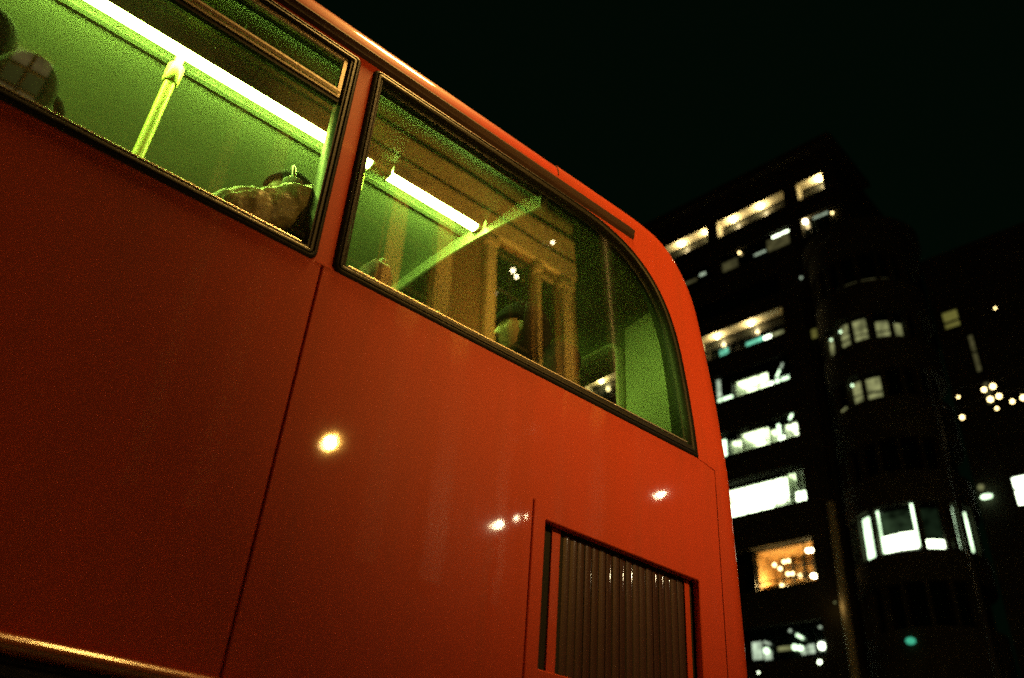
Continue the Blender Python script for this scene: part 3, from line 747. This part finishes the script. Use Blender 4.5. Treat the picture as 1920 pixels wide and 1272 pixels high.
street_lamp("short sodium lamp on the pavement shining on the rear panels of the bus", (2.87, -2.02, 4.77), (2.95, -2.6), P_LAMP_B, rad=.05, sc=(.8, 1.9, .8), spot=((2.5, 2.1, 4.0), SPOT_B))
for i, (h, lb) in enumerate(zip([(8.6, -7, 7.03), (9.15, -7, 7.34), (12.87, -7, 9.0)],
        ["lower sodium lamp of the close pair before the brick building", "higher sodium lamp of the close pair before the brick building", "tallest sodium lamp, near the corner of the brick building"])):
    street_lamp(lb, h, (h[0], h[1]), P_ROW, rad=.065, g=G_SODS, sc=(.9, 2.0, .9))
street_lamp("low sodium lamp down the pavement behind the bus, away from the brick front", (12, -3.5, 6.35), (12, -3.5), P_ROW, rad=.075, g=G_SODS)
# floodlights aimed at the brick front
for i, (x, y, z, tx, lb) in enumerate([(1.5, -4.6, 6.5, 2.0, "floodlight on a pole aimed at the sash windows of the brick building"), (7.2, -4.6, 6.5, 7.6, "floodlight on a pole aimed at the middle pilasters of the brick building"), (11.4, -4.6, 6.5, 11.0, "floodlight on a pole aimed at the end pilasters of the brick building")]):
    t = thing("floodlight", lb, "floodlight", (x, y, .12), world=True)
    obj("post", tube([(x, y, .12), (x, y, z - .25)], [.06, .045], 10), M_STEEL, t)
    obj("housing", join(tube([(x, y + .2, z - .2), (x, y + .12, z - .1), (x, y - .02, z + .05)], [.10, .16, .18], 14), tube([(x, y, z - .25), (x, y + .1, z - .15)], .03, 8)), M_STEEL, t, smooth=40)
    obj("lens", tube([(x, y - .021, z + .051), (x, y - .022, z + .053)], .15, 14), glow("flood_lens", (1, .7, .3), 4), t)
    l = bpy.data.lights.new("flood_light", 'SPOT'); l.energy = P_FLOOD * (.10, 1, 1)[i]; l.color = (1, .50, .055); l.spot_size = R(50); l.spot_blend = .7; l.shadow_soft_size = .15
    lo = bpy.data.objects.new("flood_light", l); COL.objects.link(lo); lo.parent = t; lo.location = (0, -.08, z + .12 - .12)
    d = Vector((tx, -8, 17.4)) - Vector((x, y, z)); lo.rotation_euler = d.to_track_quat('-Z', 'Y').to_euler()

# ------------------------------------------------------------------ brick building across the pavement (seen mirrored in the windows)
bb = thing("brick_building", "brick building with floodlit stone pilasters, mirrored in the glass of the bus", "building", (3, -12, 0), world=True)
wb = [(9.5, 10.78, 12.2, 16.45), (6.9, 7.7, 12.2, 16.4), (3.95, 6.35, 12.2, 16.4), (-1.12, -.42, 13.0, 14.5), (-4.0, -3.2, 13.0, 14.5), (-4.0, -3.2, 8, 10), (-1.12, -.42, 8, 10), (4.2, 6.2, 8, 10.5), (9.5, 10.78, 8, 10.5), (11.1, 11.55, 12.6, 16.2)]
v2, tri = fill([(-7, .12), (12.15, .12), (12.15, 18.7), (-7, 18.7)], [[(a, c), (b, c), (b, d), (a, d)] for a, b, c, d in wb])
rv = [([(x, -8, z) for x, z in ((a, c), (b, c), (b, d), (a, d))] + [(x, -8.22, z) for x, z in ((a, c), (b, c), (b, d), (a, d))], [(0, 1, 5, 4), (1, 2, 6, 5), (2, 3, 7, 6), (3, 0, 4, 7)]) for a, b, c, d in wb]
obj("wall", join(([(p[0], -8, p[1]) for p in v2], list(tri)), *rv), M_BRICK, bb)
obj("side_wall", join(box(12.15, 12.3, -16, -8.002, 0, 18.7), box(-7.1, -7.0, -16, -8.002, 0, 18.7), box(-7, 12.15, -16, -15.8, 0, 18.7)), M_BRICK, bb)
obj("roof", box(-7, 12.15, -15.8, -8.02, 18.5, 18.65), M_STEEL, bb)
for a, b in ((2.60, 2.84), (3.55, 3.86), (4.45 + 1.98, 6.86), (7.74, 8.17), (9.2, 9.48), (10.86, 10.94), (11.72, 12.05), (-2.2, -1.8)):
    obj("pilaster", join(box(a, b, -7.999, -7.86, 6.0, 16.47), box(a - .05, b + .05, -7.999, -7.82, 16.1, 16.3)), M_STONE, bb)
obj("stone_band", join(box(-7, 12.2, -7.999, -7.84, 16.5, 17.08), ), M_STONE, bb)
obj("stone_band", join(box(-7, 12.25, -7.999, -7.90, 17.10, 18.02)), M_STONE, bb)
obj("cornice", join(box(-7, 12.2, -7.999, -7.94, 18.40, 18.50), box(-7, 12.22, -7.999, -7.90, 18.502, 18.70)), M_CONC2, bb)
obj("stone_band", box(-7, 12.2, -7.999, -7.88, 11.4, 12.0), M_STONE, bb)
for (a, b, c, d) in wb:
    w = obj("window", join(box(a, a + .06, -8.16, -8.10, c, d), box(b - .06, b, -8.16, -8.10, c, d), box(a + .061, b - .061, -8.16, -8.10, d - .07, d), box(a + .061, b - .061, -8.16, -8.10, c, c + .08), box((a + b) / 2 - .03, (a + b) / 2 + .03, -8.15, -8.095, c + .081, d - .071), *[box(a + .061, b - .061, -8.149, -8.096, c + (d - c) * k / 3 - .03, c + (d - c) * k / 3 + .03) for k in (1, 2)]), M_STONE if b - a < .75 and c > 12.8 else M_STEEL, bb)
    lit = (a, c) == (-1.12, 13.0)
    for ci in (0, 1):
        for ri in range(3):
            x0 = a + (b - a) * ci / 2; x1 = a + (b - a) * (ci + 1) / 2; z0 = c + (d - c) * ri / 3; z1 = c + (d - c) * (ri + 1) / 3
            obj("pane", ([(x0, -8.13, z0), (x1, -8.13, z0), (x1, -8.13, z1), (x0, -8.13, z1)], [(0, 1, 2, 3)]), (G_AMBW if ri != 1 else G_OLIVE) if lit else M_OFFG, w)
obj("bracket_lamp", join(ball((9.90, -7.7, 15.42), .06, 10, 8)), G_WARM, bb)
obj("bracket_lamp", join(ball((10.02, -7.7, 15.30), .05, 10, 8)), G_WARM, bb)
obj("bracket_lamp", join(ball((11.25, -7.7, 17.25), .045, 10, 8)), G_WARM, bb)

# ------------------------------------------------------------------ office building with a round tower, behind the bus
ob = thing("office_building", "dark office block with rows of lit windows and a round corner tower", "building", (37.223, 24.370, 0), R(-83.5))
XL, XR = -16.0, 3.1
rows = [(39.9, 41.3, 5.9), (36.8, 38.25, 5.9), (33.6, 35.0, XR), (30.6, 32.5, XR), (27.45, 29.2, XR), (23.85, 25.3, XR), (20.1, 22.2, XR), (15.85, 18.1, XR), (12.3, 14.0, XR), (8.5, 10.3, XR), (4.5, 6.5, XR)]
zp = 0
for z0, z1, xr in sorted(rows):
    obj("spandrel", box(XL, 5.9 if zp > 32 else XR, 0, .5, zp, z0), M_CONC, ob); zp = z1
obj("spandrel", box(XL, 6.3, 0, .5, 41.3, 43.0), M_CONC, ob)
obj("roof_cornice", join(box(XL - .4, 6.7, -.7, 5, 43.003, 43.45), box(XL - .3, 6.5, -.5, 5, 43.453, 43.85)), M_CONC, ob)
for z0, z1, xr in rows:
    xs = [(-2.9, -2.1), (2.85, 3.75), (5.5, 6.3), (-8, -7.2), (-13.2, -12.4)] if z0 > 36 else [(1.80, 3.1), (-4.9, -4.1), (-8.9, -8.2), (-14.2, -13.4)]
    for a, b in xs: obj("pier", box(a, b, .02, .48, z0 + .002, z1 - .002), M_CONC, ob)
obj("core_wall", join(box(XL, 6.2, 4.4, 4.6, 0, 43), box(XL, XL + .2, .5, 4.4, 0, 43), box(XR, XR + .25, .52, 14, 0, 34.9), box(6.0, 6.2, .52, 14, 35, 43)), M_CONC, ob)
for z0, z1, xr in rows: obj("floor_slab", box(XL + .2, xr, .502, 4.398, z0 - .45, z0 - .02), M_CONC, ob)
TOWX, TOWY = 6.72, .3

def window(a, b, z0, z1, y=.2, mull=(), trans=(), fw=.05):
    """window frame of real bars; returns the frame object"""
    pr_ = [box(a, b, y, y + .07, z0, z0 + fw), box(a, b, y, y + .07, z1 - fw, z1), box(a, a + fw, y + .002, y + .068, z0 + fw, z1 - fw), box(b - fw, b, y + .002, y + .068, z0 + fw, z1 - fw)]
    for m in mull: pr_.append(box(m - .03, m + .03, y + .004, y + .066, z0 + fw, z1 - fw))
    for t in trans: pr_.append(box(a + fw, b - fw, y + .008, y + .062, t - .022, t + .022))
    return obj("window", join(*pr_), M_MULL, ob)
def quad(x0, x1, z0, z1, y): return [(x0, y, z0), (x1, y, z0), (x1, y, z1), (x0, y, z1)], [(0, 1, 2, 3)]
def pane(w, x0, x1, z0, z1, m, y=.235): return obj("pane", quad(x0, x1, z0, z1, y), m, w)
BULB = None
def bulb(x, y, z, r, m, light=0, col=(1, .74, .34)):
    o = obj("bulb", ball((x, y, z), r, 10, 8), m, ob)
    if light:
        l = bpy.data.lights.new("bulb_light", 'POINT'); l.energy = light; l.color = col; l.shadow_soft_size = .12
        lo = bpy.data.objects.new("bulb_light", l); COL.objects.link(lo); lo.parent = ob; lo.location = (x, y, z - r - .14)
# loggias: pale soffit, glazing set back, bulbs
for (z0, z1, bays, bl) in ((39.9, 41.3, [(-12.4, -8), (-7.2, -2.9), (-2.1, 2.85), (3.75, 5.5)], [-10.2, -5.18, -3.09, -1.04, 1.02, 5.16]), (30.6, 32.5, [(-13.4, -8.9), (-8.2, -4.9), (-4.1, 1.8)], [-12.2, -9.9, -6.4, -2.89, -.5])):
    zs = z1 - .02
    for a, b in bays:
        obj("soffit", box(a + .002, b - .002, .03, .70, zs - .03, zs), M_SOFF, ob)
        obj("reveal", join(box(a + .002, a + .03, .03, .70, z0, zs - .031), box(b - .03, b - .002, .03, .70, z0, zs - .031)), M_SOFF, ob)
        w = window(a + .03, b - .03, z0, zs - .031, .71, [a + (b - a) * k / 5 for k in range(1, 5)], [z0 + .55])
        pane(w, a + .03, b - .03, z0, zs - .031, M_OFFG, .78)
    for x in bl: bulb(x, .40, z1 - .14, .095, G_WARM, 85 if z0 > 35 else 65)
G1 = window(-2.05, 2.8, 39.95, 40.62, .66, [-.6, 1.0])
for a, b, z0, z1, m in ((-1.2, -.35, 40.25, 40.5, G_TEAL), (.9, 1.5, 40.25, 40.5, G_TEAL), (2.2, 2.8, 40.2, 40.4, G_GREY), (-2.9 + .8, -1.8, 40.1, 40.3, G_DIM)): pane(G1, a, b, z0, z1, m, .655)
G3 = window(-4.05, 1.75, 30.65, 31.75, .66, [-2.2, -.6, .7])
for a, b, z0, z1, m in ((-3.7, -3.0, 30.68, 30.95, G_PALE), (-2.95, -2.35, 30.72, 31.5, G_TEAL), (-1.1, .05, 30.75, 31.35, G_TEAL), (.1, .6, 30.85, 31.3, G_HOT), (.65, 1.4, 30.95, 31.3, G_DIM)): pane(G3, a, b, z0, z1, m, .655)
G1l = window(-5.9, -3.0, 39.95, 40.62, .66, [-4.4])
pane(G1l, -5.8, -3.1, 40.1, 40.3, G_PALE, .655)
# second row from the top: mostly dark, a few lamps
for a, b in ((-12.4, -8), (-7.2, -2.9), (-2.1, 2.85), (3.75, 5.5)):
    w = window(a, b, 36.8, 38.25, .2, [a + (b - a) * k / 4 for k in (1, 2, 3)]); pane(w, a, b, 36.8, 38.25, M_OFFG)
    if a == -2.1:
        for q in ((1.65, 2.24, 37.97, 38.10, G_HOT), (2.32, 3.04 - .2, 37.97, 38.10, G_HOT), (.3, 1.1, 37.20, 37.32, G_PALE), (1.25, 2.75, 37.05, 37.95, G_DIMG), (-2.0, -.9, 37.0, 37.7, G_DIMG)): pane(w, *q, y=.19)
    if a == 3.75:
        for q in ((4.45, 4.9, 38.05, 38.17, G_PALE), (4.95, 5.4, 38.02, 38.16, G_PALE)): pane(w, *q, y=.19)
    if a == -7.2:
        for q in ((-3.75, -3.3, 37.5, 37.7, G_PALE), (-5.2, -4.0, 37.3, 37.5, G_DIMG)): pane(w, *q, y=.19)
bulb(-.67, .12, 37.94, .07, G_WARM2); bulb(3.95, .12, 38.08, .13, G_WARM, 20); bulb(5.75, -.1, 37.63, .06, G_WARM2); bulb(4.45 - 1.2, -.05, 33.9, .08, G_PALE)
# dark rows
for z0, z1 in ((33.6, 35.0), (8.5, 10.3), (4.5, 6.5)):
    for a, b in ((-13.4, -8.9), (-8.2, -4.9), (-4.1, 1.8)):
        w = window(a, b, z0, z1, .2, [a + (b - a) * k / 4 for k in (1, 2, 3)]); pane(w, a, b, z0, z1, M_OFFG)
# lit rooms with tiled luminous ceilings
TILE = None
def room(a, b, z0, z1, m_tile, y_far=3.6, tiles=None, back_=None):
    r = obj("room", join(box(a, b, y_far, y_far + .05, z0 - .02, z1), box(a, b, .6, y_far, z1 + .002, z1 + .05), box(a - .05, a, .6, y_far, z0 - .02, z1), box(b, b + .05, .6, y_far, z0 - .02, z1)), back_ or M_ROOM, ob)
    nx = max(1, int((b - a) / .66)); sx = (b - a) / nx
    for i in range(nx):
        for j in range(3):
            if tiles and not tiles(i / nx, j): continue
            y0 = .75 + j * .95
            obj("ceiling_light", box(a + i * sx + .05, a + (i + 1) * sx - .05, y0, y0 + .80, z1 - .05, z1 - .003), m_tile, r)
    return r
# fifth row (z 27.45)
w = window(-3.12, 1.78, 27.45, 29.2, .2, [-2.77, -2.02, -.31, .62, 1.05], [27.80])
for q in ((-3.09, -2.80, 27.9, 29.1, G_PALE), (-3.07, -2.80, 27.5, 27.78, G_COOL), (-2.74, -2.05, 27.5, 27.78, G_COOL), (-2.74, -2.05, 27.82, 29.15, M_OFFG), (-1.99, -.34, 28.80, 29.15, M_OFFG), (-.28, .3, 28.85, 29.15, M_OFFG), (.3, .59, 27.82, 29.15, M_OFFG), (.65, 1.72, 27.90, 29.15, M_OFFG), (.34, .60, 27.50, 27.80, G_HOT), (.72, 1.02, 27.58, 27.86, G_COOL), (1.10, 1.60, 27.62, 27.86, G_COOL)): pane(w, *q)
room(-2.0, .3, 27.45, 28.80, G_WHITE2)
obj("strip_lamp", tube([(.86, .19, 27.95), (1.10, .19, 28.35)], .045, 8), G_COOL, ob); obj("strip_lamp", tube([(1.15, .19, 28.42), (1.34, .19, 28.72)], .045, 8), G_PALE, ob)
# sixth row (z 23.85)
w = window(-3.12, 1.78, 23.85, 25.3, .2, [-2.66, -1.95, -.17, .50, .76, 1.35], [24.22])
for q in ((-3.05, -2.70, 23.9, 25.0, G_COOL), (-2.62, -1.99, 24.95, 25.25, M_OFFG), (-1.2, -.2, 25.2, 25.27, M_OFFG), (-.13, .47, 24.95, 25.27, M_OFFG), (.53, .73, 24.0, 24.95, G_COOL), (.55, .9, 23.95, 24.2, G_HOT), (.79, 1.72, 25.02, 25.27, M_OFFG)): pane(w, *q)
room(-2.64, -1.97, 23.85, 24.97, G_WHITE2); room(-1.92, -.19, 23.85, 25.25, G_WHITE2); room(-.15, .48, 23.85, 24.95, G_WHITE2); room(.79, 1.75, 23.85, 25.0, G_WHITE)
obj("strip_lamp", tube([(1.32, .19, 25.02), (1.66, .19, 25.52)], .05, 8), G_COOL, ob)
# seventh row, the brightest (z 20.1)
w = window(-3.12, 1.88, 20.1, 22.2, .2, [-1.75, -.9, -.05, .60, 1.10, 1.48], [20.55])
pane(w, -3.1, 1.85, 20.12, 22.18, M_PANE, .24)
room(-3.1, .57, 20.1, 21.95, glow("ceiling_light_brightest", (.86, 1, .68), 6), back_=mat("office_white_wall", (.75, .8, .7), rough=.8)); room(.62, 1.07, 20.1, 22.05, G_WHITE2, tiles=lambda u, j: j == 0)
room(1.13, 1.84, 20.1, 22.15, G_WHITE, tiles=lambda u, j: j == 2)
obj("counter_light", box(1.16, 1.90, .26, .34, 20.2, 20.72), G_HOT, ob)
obj("counter_light", box(-3.1, -.2, .26, .34, 20.15, 20.9), G_HOT, ob)
# eighth row: warm room with hanging bulbs
w = window(-2.2, 1.78, 15.85, 18.1, .2, [-1.60, 1.27], [16.3])
pane(w, -2.15, -1.63, 15.9, 18.05, M_OFFG)
r = room(-1.58, 1.75, 15.85, 18.05, G_WARM, tiles=lambda u, j: False, y_far=2.6, back_=M_WARMR)
obj("counter", box(-1.55, 1.2, 1.0, 1.5, 15.85, 16.35), M_WARMR, r)
for x in (-.9, -.3, .3, .9): obj("shelf_post", box(x - .04, x + .04, 1.9, 2.1, 16, 18.0), M_MULL, r)
for z in (16.9, 17.5): obj("shelf", box(-1.0, 1.2, 1.86, 2.12, z - .03, z + .03), M_MULL, r)
for x, z in ((-.80, 17.35), (-.5, 17.1), (-.25, 17.42), (.0, 17.42), (-.10, 16.75), (.15, 16.72), (.55, 16.55), (-.5, 16.2), (-.2, 16.1)): bulb(x, .9, z, .085, G_WARM2)
for x, z in ((1.42, 17.52), (1.60, 17.50), (1.52, 16.2), (1.65, 16.16)): bulb(x, .3, z, .10, G_WARM)
for x, z, p in ((-1.1, 16.5, 130), (-.2, 16.6, 90), (.8, 17.0, 45)):
    l = bpy.data.lights.new("bulb_light", 'POINT'); l.energy = p; l.color = (1, .66, .24); l.shadow_soft_size = .2
    lo = bpy.data.objects.new("bulb_light", l); COL.objects.link(lo); lo.parent = ob; lo.location = (x, 1.2, z)
# ninth row: scattered lamps and pale panels
w = window(-2.2, 1.78, 12.3, 14.0, .2, [-1.5, -.72, .45, 1.35]); pane(w, -2.2, 1.78, 12.3, 14.0, M_OFFG)
for q in ((-2.08, -1.54, 12.52, 13.36, G_PALE), (-1.46, -1.05, 12.45, 12.80, G_PALE), (-.70, .20, 12.78, 12.98, G_DIM), (.50, .78, 12.5, 12.85, G_PALE), (.86, 1.20, 12.5, 12.92, G_PALE), (1.42, 1.76, 12.55, 13.0, G_PALE)): pane(w, *q, y=.19)
for x, z, rr_, m in ((-1.25, 12.85, .15, G_COOL), (.25, 12.85, .14, G_COOL), (.52, 12.78, .13, G_COOL), (1.62, 12.75, .17, G_HOT), (1.45, 12.02, .13, G_HOT), (.1, 13.65, .07, G_PALE), (1.65, 13.62, .07, G_PALE), (1.85, 13.3, .06, G_PALE), (-1.75, 11.85, .10, G_HOT), (-.1, 11.95, .06, G_PALE)): bulb(x, .08, z, rr_, m)
obj("strip_lamp", tube([(-1.35, .1, 13.28), (-1.05, .1, 13.15)], .06, 8), G_PALE, ob); obj("strip_lamp", tube([(.40, .1, 13.42), (.70, .1, 13.22)], .07, 8), G_COOL, ob)
# warm lit corner column
obj("corner_column", tube([(3.16, -.25, 0), (3.16, -.25, 19.5)], .22, 14), M_SOFF, ob, smooth=60)
bulb(2.9, -.75, 14.4, .05, G_DIM, 3, (1, .6, .2))

# round tower
def arc(r, z0, z1, a0, a1, n=None):
    n = n or max(2, int(abs(a1 - a0) / 4)); V = []
    for z in (z0, z1):
        for i in range(n + 1):
            a = R(a0 + (a1 - a0) * i / n); V.append((TOWX + r * math.sin(a), TOWY - r * math.cos(a), z))
    return V, [(i, i + 1, n + 2 + i, n + 1 + i) for i in range(n)]
def ring(r0, r1, z0, z1, a0, a1, n=None):
    n = n or max(2, int(abs(a1 - a0) / 4)); V = []
    for r, z in ((r1, z0), (r1, z1), (r0, z1), (r0, z0)):
        for i in range(n + 1):
            a = R(a0 + (a1 - a0) * i / n); V.append((TOWX + r * math.sin(a), TOWY - r * math.cos(a), z))
    m = n + 1; F = [(k * m + i, k * m + i + 1, ((k + 1) % 4) * m + i + 1, ((k + 1) % 4) * m + i) for k in range(4) for i in range(n)]
    return V, F + [(0, m, 2 * m, 3 * m), (n, m + n, 2 * m + n, 3 * m + n)]
tw = obj("round_tower", join(arc(2.45, 0, 34.5, -180, 180, 60), ([(TOWX + 2.45 * math.sin(R(6 * i)), TOWY - 2.45 * math.cos(R(6 * i)), 34.5) for i in range(60)], [tuple(range(60))])), M_OFFG, ob, smooth=30)
bands = [(0, 12.3), (14.2, 15.55), (17.75, 19.3), (21, 23.2), (24.8, 26.6), (28.3, 30.2), (32.2, 33.6)]
for z0, z1 in bands: obj("tower_band", ring(2.4, 2.85, z0, z1, -170, 170), M_CONC, tw, smooth=30)
obj("tower_cornice", ring(2.4, 3.15, 33.602, 34.3, -170, 170), M_CONC, tw, smooth=30)
def piers(z0, z1, angs, w=3.0, r=2.80):
    for a in angs: obj("tower_pier", ring(2.46, r, z0 + .002, z1 - .002, a - w / 2, a + w / 2, 2), M_CONC, tw)
piers(26.6, 28.3, [-60, -45.5, -27, -5.6, 15.5, 36, 52, 68], 4.2)
piers(30.2, 32.2, [-60, -43, -26, -7.5, 12.5, 33.5, 48, 65], 3.5)
piers(23.2, 24.8, [-60, -45, -22, -2.6, 18, 36, 52], 4)
piers(15.55, 17.75, [-60, -39.2, -17.5, 24.5, 46, 53, 65, 84], 5)
piers(12.3, 14.2, [-60, -40, -20, 0, 20, 40, 60], 3)
piers(19.3, 21, [-60, -40, -20, 0, 20, 40, 60], 3)
def tpane(a0, a1, z0, z1, m, r=2.60): return obj("pane", arc(r, z0, z1, a0, a1), m, tw, smooth=30)
for a0, a1, z0, z1 in ((-43.5, -34, 26.75, 27.9), (-20.2, -8.5, 26.75, 28.05), (-3.3, 10.8, 26.8, 28.0), (20.4, 33.6, 26.7, 27.65), (38.3, 47.5, 26.6, 27.5), (-16.6, -4.9, 23.4, 24.5), (-.4, 14.2, 23.35, 24.45)): tpane(a0, a1, z0, z1, G_DIM)
for a0, a1, z0, z1 in ((-20, -9, 27.08, 27.14), (-20, -9, 27.45, 27.5), (-3, 11, 27.04, 27.1), (-16.5, -5, 23.72, 23.78), (0, 14, 23.6, 23.68), (20.5, 33, 27.0, 27.05)): obj("glazing_bar", ring(2.61, 2.66, z0, z1, a0, a1), M_MULL, tw)
for a0, a1 in ((-42, -28), (-24.5, -10), (-5, 9.5), (14, 31), (36, 45)): tpane(a0, a1, 30.24, 30.42, G_DIMG)
tpane(-41, -30, 23.4, 23.55, G_DIM)
for a0, a1, z0, z1, m in ((-46.5, -42, 15.75, 17.4, G_COOL), (-35, -23.6, 15.7, 17.6, G_COOL), (-14.2, -12.2, 15.7, 17.7, G_COOL), (-12, 3.0, 15.7, 16.42, G_HOT), (4, 19.5, 15.7, 16.45, G_HOT), (-12, 19, 16.45, 17.5, G_GREY), (19.5, 21.6, 15.75, 17.75, G_COOL), (27.5, 43.6, 15.68, 16.05, G_HOT), (27.5, 43.6, 16.1, 17.5, glow("lit_window_shade", (.10, .2, .09), .05, .6, 2)), (48.5, 56, 15.75, 15.98, G_COOL), (57, 59.6, 15.75, 17.7, G_COOL), (74, 77.5, 15.75, 17.6, G_COOL)): tpane(a0, a1, z0, z1, m)
for z, a in ((27.75, -19), (27.72, -44 + 8), (24.4, -15.5), (27.45, 37.9)): obj("lamp", ball((TOWX + 2.68 * math.sin(R(a)), TOWY - 2.68 * math.cos(R(a)), z), .06, 8, 6), G_COOL, tw)
obj("lamp", ball((TOWX + 2.95 * math.sin(0), TOWY - 2.95, 11.75), .20, 10, 8, (1, 1, .7)), G_TEALS, tw)
obj("lit_niche", quad(3.3, 3.62, 29.6, 30.2, -.05 + .2), G_OLIVE, ob)

# ------------------------------------------------------------------ stair block beyond the tower
sb = thing("stair_block", "dark block with a narrow lit stairwell at the right edge of the photo", "building", (37.223, 24.370, 0), R(-83.5))
obj("wall", box(8.2, 24, 6.35, 18, 0, 36), M_CONC, sb)
obj("parapet", box(8.1, 24.1, 6.2, 18, 36.003, 36.6), M_CONC, sb)
def swin(x0, x1, z0, z1, m, split=()):
    w = obj("window", join(box(x0 - .06, x0, 6.2, 6.348, z0 - .06, z1 + .06), box(x1, x1 + .06, 6.2, 6.348, z0 - .06, z1 + .06), box(x0, x1, 6.2, 6.348, z0 - .06, z0), box(x0, x1, 6.2, 6.348, z1, z1 + .06), *[box(x0, x1, 6.21, 6.33, s - .05, s + .05) for s in split]), M_MULL, sb)
    obj("pane", quad(x0, x1, z0, z1, 6.30), m, w)
swin(8.74, 9.56, 31.3, 32.45, G_OLIVE, (31.72,)); swin(9.78, 10.02, 28.0, 30.45, G_DIMG, (29.3,)); swin(9.88, 10.16, 25.9, 27.3, G_DIMG)
swin(10.03, 11.2, 20.05, 21.55, G_HOT, (20.9,)); swin(13.0, 14.4, 20.05, 21.55, M_OFFG); swin(13, 14.4, 24, 25.6, M_OFFG)
obj("wall_lamp", join(ball((8.71, 6.1, 20.8), .30, 12, 8, (1, .6, .4))), G_COOL, sb)
obj("wall_lamp", join(ball((8.55, 6.1, 21.35), .16, 10, 8, (1, .6, 1))), G_DIM, sb)

# ------------------------------------------------------------------ festoon of warm bulbs
fl = thing("festoon_lights", "string of warm bulbs hanging at the right edge beside the dark blocks", "string lights", (37.223, 24.370, 0), R(-83.5))
pts = [(12.07, 19.02, .07), (12.03, 18.15, .12), (13.01, 19.03, .13), (13.33, 19.06, .15), (13.13, 18.57, .15), (13.44, 18.6, .14), (13.26, 18.14, .08), (13.82, 18.25, .11), (14.19, 18.28, .14), (14.15, 22.33, .06)]
obj("cable", join(tube(smooth_path([(11.2, -8, 20.2), (12.05, -8, 19.45), (13.2, -8, 19.3), (14.2, -8, 19.4), (16, -8, 20.4)], 6), .012, 6), tube(smooth_path([(11.2, -7.9, 19.0), (12.03, -7.9, 18.6), (13.2, -7.9, 18.85), (14.2, -7.9, 18.7), (16, -7.9, 19.2)], 6), .012, 6)), M_STEEL, fl)
for x, z, r_ in pts:
    b = obj("bulb", ball((x, -8, z), r_ * .62, 10, 8), G_WARM2, fl)
    obj("socket", tube([(x, -8, z + r_ * .75), (x, -8, z + r_ * .8 + .12)], .03, 8), M_STEEL, b)
for x in (11.2, 16):
    obj("mast", tube([(x, -8, 0), (x, -8, 20.6)], [.12, .06], 10), M_STEEL, fl)
